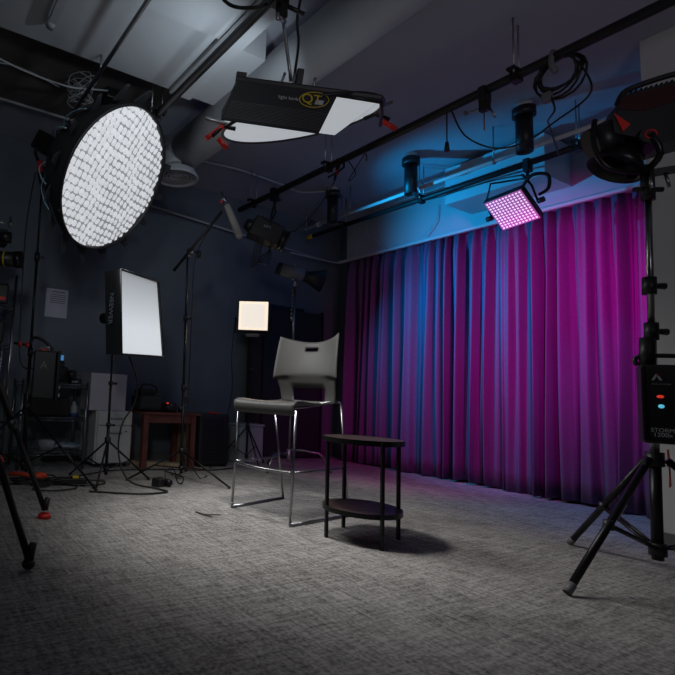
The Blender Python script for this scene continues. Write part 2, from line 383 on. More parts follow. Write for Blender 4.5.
bt_l, bt_r = V((2.763, 3.300, .75)), V((2.870, 2.690, .79))
leg_side(FL, BL, ft_l, bt_l, 1); leg_side(FR, BR, ft_r, bt_r, -1)
MB().tube([bt_r, bt_r+V((-.01, .01, .014)), bt_r+V((-.06, .04, .012)), V((2.75, 2.78, .785))], .0095, 8, 4).tube([V((2.30, 2.60, .75)), V((2.5, 2.68, .757)), V((2.75, 2.78, .775))], .009, 8).build('seat_support', 'chrome', st)
MB().tube([V((2.236, 3.091, .336)), V((2.195, 2.95, .338)), V((2.195, 2.72, .338)), V((2.298, 2.549, .336))], .010, 8, 6).build('footrest', 'chrome', st)
MB().tube([V((2.236, 3.091, .336)), V((2.80, 3.277, .336))], .008).build('side_stretcher', 'chrome', st)
MB().tube([V((2.298, 2.549, .336)), V((2.89, 2.665, .336))], .008).build('side_stretcher', 'chrome', st)
# shell: axes of the stool
sx = ((BL-FL)+(BR-FR)).normalized(); sy = V((-sx.y, sx.x, 0)); so_ = V((2.265, 2.818, 0))
def shell(prof, m, name, hw, curve, skip=None, n=24):
    """prof: list of (depth, height, half width, side lift); a thick swept shell"""
    bm = bmesh.new(); G = []
    for i, (dx, h, wd, lift) in enumerate(prof):
        row = []
        for k in range(n+1):
            u = -1+2*k/n
            row.append(bm.verts.new(so_+sx*(dx-curve(i)*u*u)+sy*(wd*u)+V((0, 0, h+lift*u*u))))
        G.append(row)
    for i in range(len(prof)-1):
        for k in range(n):
            if skip and skip(i, k): continue
            bm.faces.new((G[i][k], G[i][k+1], G[i+1][k+1], G[i+1][k])).smooth = True
    bmesh.ops.delete(bm, geom=[v for v in bm.verts if not v.link_faces], context='VERTS')
    me = bpy.data.meshes.new(name); bm.to_mesh(me); bm.free(); me.materials.append(M[m])
    o = bpy.data.objects.new(name, me); C.objects.link(o); o.parent = st; o.matrix_parent_inverse = Matrix.Translation(st.location).inverted()
    md = o.modifiers.new('thick', 'SOLIDIFY'); md.thickness = .009; md.offset = 0
    return o
seat = [(.0, .700, .262, .0), (-.014, .722, .264, .0), (-.020, .758, .266, .002), (-.008, .773, .268, .006), (.02, .783, .268, .010), (.08, .784, .266, .012), (.2, .770, .258, .016), (.34, .760, .25, .022), (.46, .763, .245, .028), (.535, .775, .24, .03)]
shell(seat, 'shell', 'seat', .26, lambda i: 0)
back = [(.53, .772, .235, .02), (.538, .80, .240, .01), (.540, .85, .245, .0), (.535, .90, .250, 0), (.522, .95, .262, 0), (.512, .985, .275, 0)]
back += [(.508+.085*(i/17)**1.3, 1.0+.0150*i, .285-.020*(i/17), -.035+.085*i/17) for i in range(18)]
cv = lambda i: (.03+.006*i) if i < 6 else (.065+.002*(i-6))
bk = shell(back, 'shell', 'backrest', .26, cv, lambda i, k: (i in (1, 2) and 5 <= k <= 18) or (i in (18, 19) and 10 <= k <= 14))

# ------------------------------------------------------------------ side table
tb = thing('side_table', (2.556, 2.215, 0), 'small oval two-tier side table with dark wood tops and black legs', 'table')
tc_ = V((2.556, 2.215, 0)); tu = V((.915, -.403, 0)).normalized(); tv = V((.403, .915, 0)).normalized()
def oval(name, z, a, c, th, rim, parent):
    n = 48; b = MB(); P = [tc_+tu*a*math.cos(math.tau*k/n)+tv*c*math.sin(math.tau*k/n)+V((0, 0, z)) for k in range(n)]
    b.prism(P, (0, 0, th)); o = b.build(name, 'wood', parent)
    b = MB(); rings = []
    for (s, h) in ((1.0, -.012), (1.012, -.012), (1.012, rim), (1.0, rim)):
        rings.append([b.b.verts.new(tc_+tu*a*s*math.cos(math.tau*k/n)+tv*c*s*math.sin(math.tau*k/n)+V((0, 0, z+h))) for k in range(n)])
    for r1, r2 in zip(rings, rings[1:]+rings[:1]):
        for k in range(n): b.b.faces.new((r1[k], r1[(k+1) % n], r2[(k+1) % n], r2[k]))
    b.build('rim', 'blackmetal', o); return o
oval('tabletop', .580, .236, .225, .016, .018, tb); oval('lower_shelf', .172, .228, .218, .014, .016, tb)
for (x, y) in ((2.352, 2.300), (2.466, 1.996), (2.760, 2.118), (2.646, 2.440)):
    MB().box((x, y, .295), (.018, .018, .59), Matrix.Rotation(R(-20), 3, 'Z')).build('leg', 'blackmetal', tb)
MB().tube([(2.352, 2.30, .57), (2.646, 2.44, .57)], .007).tube([(2.466, 1.996, .57), (2.76, 2.118, .57)], .007).build('crossbar', 'blackmetal', tb)

# ------------------------------------------------------------------ stands
def stand(name, base, top, feet, hub, label, cat='light stand', rad=.013, brace=.16, m='blackmetal', footm='black', knobs=(.5, .8), tubefoot=.0, group=None):
    bx_, by_ = base; t = thing(name, (bx_, by_, 0), label, cat, group)
    b0 = V((bx_, by_, .06)); T = V(top)
    ax = (T-b0); L = ax.length
    secs = [0, .38, .70, 1.0]
    for i in range(3):
        MB().cyl(b0+ax*secs[i], b0+ax*secs[i+1], rad*(1-.2*i), n=10).build('pole_section', m, t)
    for i in (1, 2):
        MB().cyl(b0+ax*(secs[i]-.012), b0+ax*(secs[i]+.015), rad*1.55, n=10).build('collar', 'black', t)
        MB().cyl(b0+ax*secs[i], b0+ax*secs[i]+V((rad*3.2, -rad*2, 0)), .006, .012, n=8).build('knob', 'black', t)
    H_ = b0+ax*((hub-.06)/L); MB().cyl(H_-V((0, 0, .025)), H_+V((0, 0, .025)), rad*1.9, n=12).build('leg_hub', 'black', t)
    lo = b0+V((0, 0, .05)); MB().cyl(lo-V((0, 0, .02)), lo+V((0, 0, .02)), rad*1.7, n=12).build('brace_hub', 'black', t)
    for (fx, fy) in feet:
        F = V((fx, fy, .012)); dirv = (F-H_); lg = MB().cyl(H_, F, rad*.62, n=8).build('leg', m, t)
        MB().sph(F, rad*1.0, n=8).build('rubber_foot', footm, lg)
        mid = lerp(H_, F, .52); MB().cyl(lo, mid, rad*.45, n=6).build('leg_brace', m, t)
    return t
def ring3(c, r, a0): return [(c[0]+r*math.cos(a0+k*math.tau/3), c[1]+r*math.sin(a0+k*math.tau/3)) for k in range(3)]
def feet_from(c, f1, f2):
    r = (math.hypot(f1[0]-c[0], f1[1]-c[1])+math.hypot(f2[0]-c[0], f2[1]-c[1]))/2
    d1 = V((f1[0]-c[0], f1[1]-c[1], 0)).normalized(); d2 = V((f2[0]-c[0], f2[1]-c[1], 0)).normalized(); d3 = -(d1+d2).normalized()
    return [f1, f2, (c[0]+d3.x*r, c[1]+d3.y*r)]

# octagonal softbox on its stand
stand('light_stand', (1.045, 4.60), (1.00, 4.56, 2.78), [(1.484, 3.959), (.35, 4.35), (1.14, 4.87)], .62, 'tall black light stand carrying the big octagonal softbox', rad=.016)
ob = thing('octagonal_softbox', OC-ON*.9, 'big round black softbox with glowing egg-crate grid at top left', 'softbox')
RR = .605
b = MB(); b.lathe(OC, ON, [(-.60, .10), (-.56, .20), (-.45, .36), (-.30, .48), (-.14, .565), (0.0, RR)], 32, scal=lambda k, h: 1+(.015 if k % 2 == 0 else -.012)*(h+.6)/.6)
b.build('shell', 'fabric', ob)
b = MB(); b.lathe(OC, ON, [(-.02, RR*.985), (0.0, RR*1.01), (.015, RR*1.0), (.015, RR*.975), (-.02, RR*.97)], 48); b.build('front_rim', 'black', ob)
MB().disc(OC-ON*.03, ON, RR*.975, 48).build('diffuser', 'octadim', ob)
b = MB(); pch = .0585; rq = random.Random(5); g = RR*.965
for i in range(-10, 11):
    for j in range(-10, 11):
        u, v = i*pch+rq.uniform(-.003, .003)+.008*math.sin(j*.9+i*.3), j*pch+rq.uniform(-.003, .003)+.008*math.sin(i*.8+j*.4)
        loose = max(0, min(1, .45+u*.9-v*.35))
        hu = pch*(.485-.085*loose*rq.random()-.02*rq.random()); hv = pch*(.485-.085*loose*rq.random()-.02*rq.random()); cu2 = .011+.008*loose*rq.random()
        if math.hypot(u, v) > g+.018: continue
        t1, t2 = rq.uniform(-.10, .10)*(1+loose), rq.uniform(-.10, .10)*(1+loose)
        ring = [(-hu+cu2, -hv), (hu-cu2, -hv), (hu, -hv+cu2), (hu, hv-cu2), (hu-cu2, hv), (-hu+cu2, hv), (-hu, hv-cu2), (-hu, -hv+cu2)]
        c_ = b.b.verts.new(OC+OR*u+OU*v-ON*.006)
        vv = []
        for (p_, q_) in ring:
            U_, V_ = u+p_, v+q_; rr_ = math.hypot(U_, V_)
            if rr_ > g: U_, V_ = U_*g/rr_, V_*g/rr_
            vv.append(b.b.verts.new(OC+OR*U_+OU*V_-ON*(.018+t1*p_+t2*q_)))
        for k in range(8): b.b.faces.new((vv[k], vv[(k+1) % 8], c_)).smooth = True
b.build('fabric_grid', 'octaglow', ob)
for k in range(16):
    a = math.tau*(k+.5)/16; x_, y_, z_ = frame(ON); o_ = x_*math.cos(a)+y_*math.sin(a); tdir = ON.cross(o_)
    c_ = OC+o_*(RR*1.0)
    MB().prism([c_-tdir*.055-ON*.09, c_+tdir*.055-ON*.09, c_+tdir*.022-ON*.01+o_*.12, c_-tdir*.022-ON*.01+o_*.12], o_*.012).build('rod_pocket', 'fabric', ob)
    rodp = [OC-ON*.60+o_*.10, OC-ON*.45+o_*.372, OC-ON*.28+o_*.505, OC-ON*.10+o_*.60]
    MB().tube(rodp, .005, 5, 4).build('rib', 'black', ob)
for k in (6, 7, 9, 10, 12):
    a = math.tau*(k+.5)/16; x_, y_, z_ = frame(ON); o_ = x_*math.cos(a)+y_*math.sin(a)
    MB().tube([OC-ON*.62+o_*.10, OC-ON*.50+o_*.37, OC-ON*.32+o_*.51, OC-ON*.2+o_*.565], .0055, 5, 4).build('elastic_cord', 'bluecord', ob)
hd = thing('lamp_head', OC-ON*.8, 'black lamp head with red knob behind the big octagonal softbox', 'lamp')
MB().cyl(OC-ON*.60, OC-ON*.66, .13, n=20).build('speed_ring', 'black', hd)
MB().box(OC-ON*.80, (.17, .17, .30), rotm(*frame(ON)), .015).build('housing', 'black', hd)
hc = OC-ON*.80
MB().tube([hc+V((-.12, 0, .02)), hc+V((-.13, 0, -.1)), V((1.0, 4.56, 2.80))], .014, 8, 4).tube([hc+V((.1, .06, .02)), hc+V((.1, .1, -.1)), V((1.0, 4.56, 2.80))], .014, 8, 4).build('yoke', 'blackmetal', hd)
MB().cyl(V((.93, 4.38, 2.78)), V((.93, 4.38, 2.68)), .024, n=10).build('knob', 'red', hd)
MB().cyl(V((.93, 4.38, 2.68)), V((.97, 4.40, 2.56)), .022, .016, n=10).build('grip', 'black', hd)
tag(MB().tube([V((.92, 4.5, 2.72)), V((.88, 4.5, 2.2)), V((.90, 4.52, 1.5)), V((.93, 4.5, 1.0)), V((1.05, 4.4, .95))], .006, 6, 6).build('power_cable', 'cable'), 'black cable hanging beside the octagonal softbox stand', 'cable')
bl = thing('power_ballast', (1.14, 4.46, .9), 'black power ballast with red clip hanging on the octagonal softbox stand', 'ballast')
bmx = Matrix.Rotation(R(-14), 3, 'Z')
MB().box((1.13, 4.44, .90), (.20, .12, .42), bmx, .015).build('case', 'black', bl)
MB().box((1.235, 4.385, .90), (.03, .13, .43), bmx, .006).build('side_panel', 'blackmetal', bl)
MB().box((1.245, 4.318, 1.055), (.025, .004, .045), bmx).build('display', 'blueled', bl)
for z in (.80, .73): MB().box((1.238, 4.325, z), (.016, .006, .028), bmx).build('socket', 'lightgrey', bl)
MB().box((1.10, 4.42, 1.118), (.085, .03, .02), bmx, .004).build('clip', 'red', bl)
MB().tube([(1.07, 4.39, 1.11), (1.07, 4.39, 1.14), (1.14, 4.37, 1.14), (1.14, 4.37, 1.11)], .007, 6).build('handle', 'steel', bl)
text('A', 'logo', 'grey', bl, (1.105, 4.378, .98), (.97, -.24, 0), (0, 0, 1), .09)

# rectangular softbox
stand('light_stand', (1.69, 4.24), (1.66, 4.20, 1.20), feet_from((1.69, 4.24), (1.47, 3.88), (2.11, 4.24)), .36, 'short black light stand under the rectangular softbox', rad=.015)
rs = thing('rectangular_softbox', (1.72, 4.0, 1.45), 'tall rectangular black softbox with white glowing front', 'softbox')
q = [V((1.531, 3.853, 1.80)), V((1.975, 4.03, 1.785)), V((2.07, 4.03, 1.12)), V((1.60, 3.875, 1.10))]
nrm = (q[1]-q[0]).cross(q[3]-q[0]).normalized(); nrm = nrm if nrm.y < 0 else -nrm
n_ = V((nrm.x, nrm.y, 0)).normalized()
bkq = [p-n_*.17 for p in q]; cc = sum(bkq, V())/4
b = MB()
for i in range(4):
    j = (i+1) % 4; b.b.faces.new([b.b.verts.new(p) for p in (q[i]+n_*.02, q[j]+n_*.02, bkq[j], bkq[i])])
ctr = cc-n_*.16
for i in range(4):
    j = (i+1) % 4
    s0 = lerp(ctr, bkq[i], .25); s1 = lerp(ctr, bkq[j], .25)
    b.b.faces.new([b.b.verts.new(p) for p in (bkq[i], bkq[j], s1, s0)])
b.build('fabric_shell', 'fabric', rs)
b = MB()
for i in range(4):
    j = (i+1) % 4; b.cyl(q[i]+n_*.02, q[j]+n_*.02, .009, n=6)
b.build('front_edging', 'black', rs)
b = MB(); NN = 12; rows = []
for i in range(NN+1):
    row = []
    for j in range(NN+1):
        u, v = i/NN, j/NN
        p = lerp(lerp(q[0], q[1], u), lerp(q[3], q[2], u), v)-n_*.035*math.sin(u*3.14159)*math.sin(v*3.14159)*.8
        row.append(b.b.verts.new(p))
    rows.append(row)
for i in range(NN):
    for j in range(NN): b.b.faces.new((rows[i][j], rows[i+1][j], rows[i+1][j+1], rows[i][j+1])).smooth = True
sm = M['softglow']; nt = sm.node_tree; tcn = nt.nodes.new('ShaderNodeTexCoord'); sp = nt.nodes.new('ShaderNodeSeparateXYZ'); mr = nt.nodes.new('ShaderNodeMapRange')
nt.links.new(tcn.outputs['Generated'], sp.inputs[0]); nt.links.new(sp.outputs[2], mr.inputs[0])
mr.inputs[1].default_value = .35; mr.inputs[2].default_value = 1.0; mr.inputs[3].default_value = .60; mr.inputs[4].default_value = .22
nt.links.new(mr.outputs[0], nt.nodes['Principled BSDF'].inputs['Emission Strength'])
b.build('diffuser', 'softglow', rs)
side_c = (q[0]+q[3]+bkq[0]+bkq[3])/4-V((n_.y, -n_.x, 0))*-.004
sn = (q[3]-q[0]).cross(bkq[0]-q[0]).normalized()
if sn.x > 0: sn = -sn
text('NEEWER', 'side_lettering', 'greyprint', rs, side_c+sn*.016+V((0, 0, .03)), (0, 0, -1), sn.cross(V((0, 0, -1))), .068)
b = MB().cyl(ctr+n_*.03, ctr-n_*.14, .05, n=14); b.build('lamp_socket', 'black', rs)
MB().tube([ctr-n_*.05, ctr-n_*.05+V((0, 0, -.15)), V((1.66, 4.20, 1.20))], .012, 6).build('tilt_bracket', 'black', rs)
tag(MB().tube([V((1.78, 4.1, 1.1)), V((1.86, 4.08, .9)), V((1.86, 4.1, .7)), V((1.76, 4.12, .5)), V((1.74, 4.1, .25)), V((1.80, 3.98, .05)), V((1.98, 3.80, .012)), V((2.0, 3.68, .01)), V((1.75, 3.66, .01)), V((1.4, 3.84, .01))], .008, 6, 8).build('power_cable', 'cable'), 'black cable dropping from the rectangular softbox and looping on the carpet', 'cable')

# boom stand with microphone
stand('boom_stand', (2.42, 4.19), (2.375, 4.20, 2.15), feet_from((2.42, 4.19), (1.90, 4.25), (2.64, 3.72)), .27, 'tall black stand with chrome head holding the microphone boom', 'boom stand', rad=.015)
bm_ = thing('microphone_boom', (2.385, 4.2, 2.16), 'black boom arm clamped across the tall stand, reaching up to the rail', 'boom arm')
hA = V((2.375, 4.20, 2.17)); 
P0 = V((2.28, 4.29, 1.99)); P1 = V((2.532, 3.863, 2.52))
MB().cyl(P0, P1, .015, n=8).build('arm', 'railblack', bm_)
MB().cyl(hA+V((-.02, -.03, 0)), hA+V((.09, -.05, 0)), .018, n=10).cyl(hA+V((0, -.02, -.05)), hA+V((0, -.02, .03)), .02, n=10).build('grip_head', 'chrome', bm_)
MB().cyl(hA+V((.09, -.08, .02)), hA+V((.1, -.06, -.05)), .012, .02, n=8).build('knob', 'black', bm_)
mc = thing('shotgun_microphone', (2.72, 4.05, 2.50), 'tan foam-covered shotgun microphone at the tip of the boom arm', 'microphone')
mt, mb = V((2.545, 3.84, 2.62)), V((2.675, 3.759, 2.275))
md_ = (mb-mt).normalized()
MB().cyl(lerp(mt, mb, .12), mb-md_*.02, .030, .036, n=14).sph(mb-md_*.02, .036).build('foam_windshield', 'tan', mc)
MB().cyl(mt-md_*.09, lerp(mt, mb, .14), .011, n=10).cyl(mt+V((-.04, .01, 0)), mt+V((.02, 0, .03)), .009, n=6).build('mount', 'chrome', mc)
MB().sph(mt+V((-.04, 0, -.02)), .014).build('band', 'red', mc)
tag(MB().tube([P1, V((2.50, 4.02, 2.38)), V((2.45, 4.18, 2.1)), V((2.44, 4.17, 1.6)), V((2.45, 4.18, .9)), V((2.46, 4.17, .3)), V((2.62, 4.2, .02)), V((2.78, 4.3, .01))], .005, 6, 6).build('microphone_cable', 'cable'), 'thin black cable running down the tall boom stand', 'cable')

# warm LED panel
stand('light_stand', (3.72, 4.92), (3.715, 4.90, 1.58), ring3((3.72, 4.92), .36, .3), .45, 'black light stand under the warm glowing square panel', rad=.013)
wp = thing('led_panel', (3.72, 4.88, 1.77), 'square LED panel glowing warm white in front of the dark wall', 'LED panel')
wz = V((-.60, -.80, -.02)).normalized(); wx = V((.80, -.60, .0)).normalized(); wx = (wx-wz*wx.dot(wz)).normalized(); wy = wz.cross(wx)
wm = rotm(wx, wy, wz); wc = V((3.723, 4.89, 1.775))
MB().box(wc, (.385, .385, .05), wm, .008).build('housing', 'black', wp)
MB().box(wc+wz*.028, (.345, .345, .006), wm).build('light_face', 'warmglow', wp)
b = MB()
for i in range(12):
    for j in range(12):
        if i in (0, 11) or j in (0, 11): b.box(wc+wz*.033+wx*(-.159+.0289*i)+wy*(-.159+.0289*j), (.015, .015, .004), wm)
b.build('led_row', 'warmled', wp)
MB().tube([wc-wx*.21+wy*-.02, wc-wx*.215-wy*.2, wc-wx*.12-wy*.225, wc+wx*.12-wy*.225, wc+wx*.215-wy*.2, wc+wx*.21+wy*-.02], .011, 6).build('yoke', 'blackmetal', wp)
MB().box(wc-wy*.235+wz*.01, (.16, .04, .05), wm, .006).build('power_box', 'grey', wp)
tag(MB().tube([wc-wx*.22-wy*.1, wc-wx*.24-wy*.5, wc-wx*.22-wy*.9, wc-wx*.28-wy*1.3, V((3.42, 5.05, .02)), V((3.1, 4.75, .01))], .006, 6, 6).build('power_cable', 'cable'), 'thin black cable hanging left of the warm panel stand', 'cable')

# low chrome stand with grey lamp
cs = thing('low_base_stand', (3.98, 4.48, 0), 'chrome stand with low bent legs standing behind the bar stool', 'light stand')
cb = V((3.98, 4.48, 0)); ct = V((4.02, 4.50, 2.12))
MB().cyl(cb+V((0, 0, .10)), lerp(cb, ct, .55), .016, n=12).build('pole_section', 'chrome', cs)
MB().cyl(lerp(cb, ct, .55), ct, .012, n=12).build('pole_section', 'chrome', cs)
MB().cyl(lerp(cb, ct, .54), lerp(cb, ct, .56), .023, n=12).build('collar', 'blackmetal', cs)
MB().cyl(cb+V((0, 0, .10)), cb+V((0, 0, .24)), .026, n=12).build('leg_hub', 'steel', cs)
for (fx, fy, hz_) in ((3.55, 4.33, .20), (4.34, 4.19, .23), (4.05, 4.93, .17)):
    F = V((fx, fy, .012)); D_ = V((fx-cb.x, fy-cb.y, 0)); MB().tube([cb+V((0, 0, hz_)), cb+D_*.30+V((0, 0, hz_+.005)), cb+D_*.70+V((0, 0, hz_-.015)), cb+D_*.8+V((0, 0, hz_-.05)), F], .012, 8).build('leg', 'chrome', cs)
gl = thing('spot_lamp', (4.03, 4.5, 2.15), 'grey cylinder lamp with black cone on top of the low-based chrome stand', 'lamp')
ga = V((.86, -.44, -.22)).normalized(); gc = V((3.99, 4.50, 2.28))
MB().cyl(gc-ga*.16, gc+ga*.12, .075, n=20).build('housing', 'grey', gl)
MB().cyl(gc-ga*.20, gc-ga*.16, .07, .08, n=20).build('rear_cap', 'black', gl)
MB().cyl(gc+ga*.12, gc+ga*.15, .068, n=20).build('mount_ring', 'black', gl)
b = MB(); b.lathe(gc+ga*.15, ga, [(0, .055), (.20, .135), (.20, .128), (0, .048)], 24); b.build('cone_reflector', 'black', gl)
MB().box(gc+V((0, 0, .076)), (.14, .03, .006), rotm(*frame(ga))).build('rating_plate', 'lightgrey', gl)
MB().cyl(ct, gc+V((.02, 0, -.07)), .018, n=10).cyl(gc+V((-.06, -.05, -.1)), gc+V((-.02, -.02, -.05)), .01, n=8).build('mount', 'steel', gl)
ch = thing('hanging_clamp', (3.9, 4.44, 1.95), 'small brass-coloured clamp chain dangling under the grey lamp', 'clamp')
b = MB()
for k in range(7): b.sph((3.93+.008*math.sin(k*2), 4.44, 2.05-.045*k), .013, (1, .6, 1.3), 8)
b.build('chain', mat('brass', (.30, .23, .12), .4, .8), ch); MB().cyl((3.93, 4.44, 1.76), (3.93, 4.44, 1.70), .010, n=8).build('pin', 'chrome', ch)

# dark panels in the corner
fp = thing('backdrop_panel', (4.75, 5.33, 0), 'wide dark charcoal backdrop panel standing in the corner by the curtain', 'backdrop')
MB().box((4.76, 5.34, 1.02), (1.02, .03, 2.00), bev=.004).build('panel', 'backdrop', fp)
MB().box((4.60, 5.32, 2.035), (.62, .05, .035)).build('top_bar', 'black', fp)
MB().box((5.285, 5.335, 1.03), (.035, .04, 2.04)).build('edge_post', 'black', fp)
tag(MB().prism([(4.00, 5.30, .0), (4.20, 5.30, 0), (4.20, 5.30, 1.88), (4.00, 5.30, 1.88)], (0, .05, 0)).build('dark_board', 'brownpost'), 'narrow dark brown board leaning upright behind the warm panel', 'board')
gb = thing('storage_bin', (3.87, 5.15, 0), 'light grey storage box on the floor behind the warm panel stand', 'box')
MB().box((3.87, 5.15, .22), (.36, .26, .44), bev=.02).build('body', 'lightgrey', gb); MB().box((3.87, 5.15, .455), (.38, .28, .03), bev=.01).build('lid', 'lightgrey', gb)

# ------------------------------------------------------------------ things on the ceiling rails
# theatre spotlight on the long rail
tl = thing('theatre_spotlight', (3.465, 4.25, 3.05), 'black theatre spotlight hanging from the long rail above the warm panel', 'spotlight')
c0 = V((3.34, 4.23, 2.57)); ta = V((.80, -.42, -.38)).normalized(); tm = rotm(*frame(ta))
MB().box(c0, (.22, .22, .34), tm, .02).build('lamp_housing', 'black', tl)
MB().cyl(c0+ta*.16, c0+ta*.24, .10, n=18).build('lens_tube', 'black', tl)
MB().cyl(c0+ta*.22, c0+ta*.245, .12, n=18).build('front_ring', 'black', tl)
MB().cyl(c0-ta*.15, c0-ta*.24, .09, .05, n=16).build('rear_cap', 'black', tl)
b = MB()
for k in range(6): b.box(c0-ta*(.1-.035*k)+tm@V((0, .112, 0)), (.19, .02, .012), tm)
b.build('cooling_fin', 'blackmetal', tl)
MB().tube([c0+tm@V((-.12, 0, 0)), c0+tm@V((-.13, .2, 0)), V((3.465, 4.25, 2.95))], .011, 6).tube([c0+tm@V((.12, 0, 0)), c0+tm@V((.13, .2, 0)), V((3.465, 4.25, 2.95))], .011, 6).build('yoke', 'blackmetal', tl)
MB().box((3.465, 4.25, 3.03), (.09, .05, .14)).cyl((3.41, 4.25, 2.99), (3.55, 4.25, 2.99), .012, n=8).build('hook_clamp', 'blackmetal', tl)
MB().cyl((3.465, 4.25, 2.98), (3.465, 4.25, 2.88), .014, n=8).build('spigot', 'chrome', tl)
text('LED', 'lettering', 'greyprint', tl, c0+tm@V((0, 0, 0))+V((-.07, -.12, .02)), (.8, -.5, -.3), (.2, .0, 1), .045)
b = MB()
for k in range(4): b.tube([c0+V((-.02-.03*k, 0, -.08)), c0+V((-.06-.02*k, .02*k, -.28-.04*k)), c0+V((.04-.03*k, .01, -.34+.02*k)), c0+V((.09-.02*k, 0, -.22)), c0+V((.02+.03*k, 0, -.1))], .006, 6, 6)
tag(b.build('cable_bundle', 'cable'), 'loops of black cable dangling under the theatre spotlight', 'cable')
tag(MB().tube([V((3.46, 3.30, 3.02)), V((3.5, 3.45, 2.85)), V((3.55, 3.75, 2.68)), V((3.50, 4.0, 2.55)), V((3.36, 4.16, 2.66))], .006, 6, 6).build('power_cable', 'cable'), 'black cable sagging from the long rail to the theatre spotlight', 'cable')
rc = thing('spring_clamp', (3.46, 3.3, 3.0), 'black spring clamp with small red mark on the long rail beside the farthest black spotlight', 'clamp')
MB().tube([(3.46, 3.34, 3.08), (3.44, 3.32, 2.98), (3.42, 3.33, 2.86)], .013, 6, 3).tube([(3.46, 3.30, 3.06), (3.46, 3.26, 2.97), (3.36, 3.36, 2.88)], .011, 6, 3).build('jaw', 'blackmetal', rc)
MB().box((3.43, 3.31, 2.93), (.02, .03, .04)).build('red_tab', 'red', rc)
MB().tube([(3.46, 3.2, 3.0), (3.46, 3.12, 2.86), (3.46, 3.2, 2.82), (3.46, 3.02, 3.0), (3.46, 3.0, 2.93)], .005, 6, 4).build('strap', 'cable', rc)

# coiled cable and clamp on the long rail
cl = thing('cable_coil', (3.465, 1.42, 2.95), 'coiled black cable strapped under the long lighting rail', 'cable')
b = MB()
for k in range(6):
    r = .10+.008*k; pts = []
    for a in range(17):
        t = math.tau*a/16; pts.append(V((3.46+.02*math.sin(t*2+k)+.008*k, 1.40+(r+.01*math.sin(k*2+t))*math.cos(t), 2.93+(r*.95)*math.sin(t)+.008*math.sin(k))))
    b.tube(pts, .007, 6)
b.build('loops', 'cable', cl)
MB().tube([(3.46, 1.42, 3.09), (3.43, 1.42, 3.0), (3.44, 1.40, 2.93)], .018, 6, 3).build('strap', 'grey', cl)
MB().box((3.46, 1.46, 2.80), (.04, .05, .06), bev=.005).build('plug', 'grey', cl)
MB().tube([(3.46, 1.44, 2.80), (3.46, 1.42, 2.70), (3.6, 1.52, 2.72), (3.9, 1.65, 2.82), (4.85, 2.02, 3.03)], .006, 6, 6).build('tail', 'cable', cl)
cl.location.y += .13
tag(MB().tube([V((3.46, 1.42, 2.95)), V((3.46, 1.36, 2.72)), V((3.46, 1.55, 2.62)), V((3.46, 1.72, 2.56)), V((3.46, 1.92, 2.60)), V((3.46, 2.12, 2.78)), V((3.46, 2.22, 3.02))], .006, 6, 8).build('power_cable', 'cable'), 'black cable swagging beneath the long rail between coil and rail clamp', 'cable')
kc = thing('rail_clamp', (3.465, 2.02, 3.0), 'empty black rail clamp with silver wing screw left of the cable coil', 'clamp')
MB().box((3.465, 1.98, 3.02), (.09, .05, .11), bev=.008).box((3.465, 1.98, 2.94), (.05, .06, .08), bev=.005).build('body', 'black', kc)
MB().cyl((3.465, 2.01, 2.93), (3.44, 2.10, 2.93), .009, n=8).sph((3.435, 2.10, 2.93), .022, (.5, .5, 1)).cyl((3.48, 1.96, 2.93), (3.50, 1.93, 2.84), .008, n=6).build('wing_screw', 'chrome', kc)
MB().cyl((3.465, 1.985, 2.90), (3.465, 1.985, 2.76), .004, n=6).build('safety_chain', mat('copper_wire', (.35, .16, .08), .4, .7), kc)
pl = thing('hanging_plug', (3.465, 2.42, 2.8), 'black plug dangling on a short cable from the long rail', 'plug')
MB().cyl((3.465, 2.41, 3.02), (3.465, 2.41, 2.78), .005, n=6).build('cable', 'cable', pl)
MB().cyl((3.465, 2.41, 2.79), (3.465, 2.41, 2.72), .012, .020, n=8).build('plug_body', 'black', pl)
pl.location.y -= .15

# pink LED panel on the far rail
pp = thing('led_panel', (4.855, 2.42, 3.03), 'square LED panel glowing pink, hung from the far rail before the curtain', 'LED panel')
pc = V((4.75, 2.485, 2.614)); pu = V((-.019, -.333, .027)).normalized()
pz = V((-.073, -.003, -.085)); pz = (pz-pu*pz.dot(pu)).normalized(); pv = pz.cross(pu); pm = rotm(pu, pv, pz)
pm = Matrix.Rotation(R(0), 3, pz) @ pm
MB().box(pc-pz*.025, (.345, .345, .06), pm, .008).build('housing', 'black', pp)
MB().box(pc+pz*.010, (.325, .325, .004), pm).build('light_face', 'pinkglow', pp)
b = MB()
for i in range(11):
    for j in range(11):
        b.box(pc+pz*.0135+pm@V((-.1425+.0285*i, -.1425+.0285*j, 0)), (.013, .013, .003), pm)
b.build('led_grid', 'pinkled', pp)
hk = V((4.85, 2.40, 3.0))
MB().tube([pc+pm@V((.20, -.02, -.03)), pc+pm@V((.205, .12, -.08)), pc+pm@V((.16, .22, -.14)), hk+V((0, 0, -.09)), pc+pm@V((-.1, .26, -.14)), pc+pm@V((-.20, .12, -.08)), pc+pm@V((-.20, -.02, -.03))], .010, 6).build('yoke', 'blackmetal', pp)
MB().cyl(hk+V((0, 0, -.12)), hk, .014, n=8).box((4.855, 2.40, 3.03), (.08, .05, .12), bev=.006).build('hook_clamp', 'black', pp)
MB().cyl(pc+pm@V((.20, -.02, -.03)), pc+pm@V((.25, -.02, -.03)), .024, n=10).build('knob', 'black', pp)
MB().cyl(pc+pm@V((-.20, -.02, -.03)), pc+pm@V((-.25, -.02, -.03)), .024, n=10).build('knob', 'black', pp)
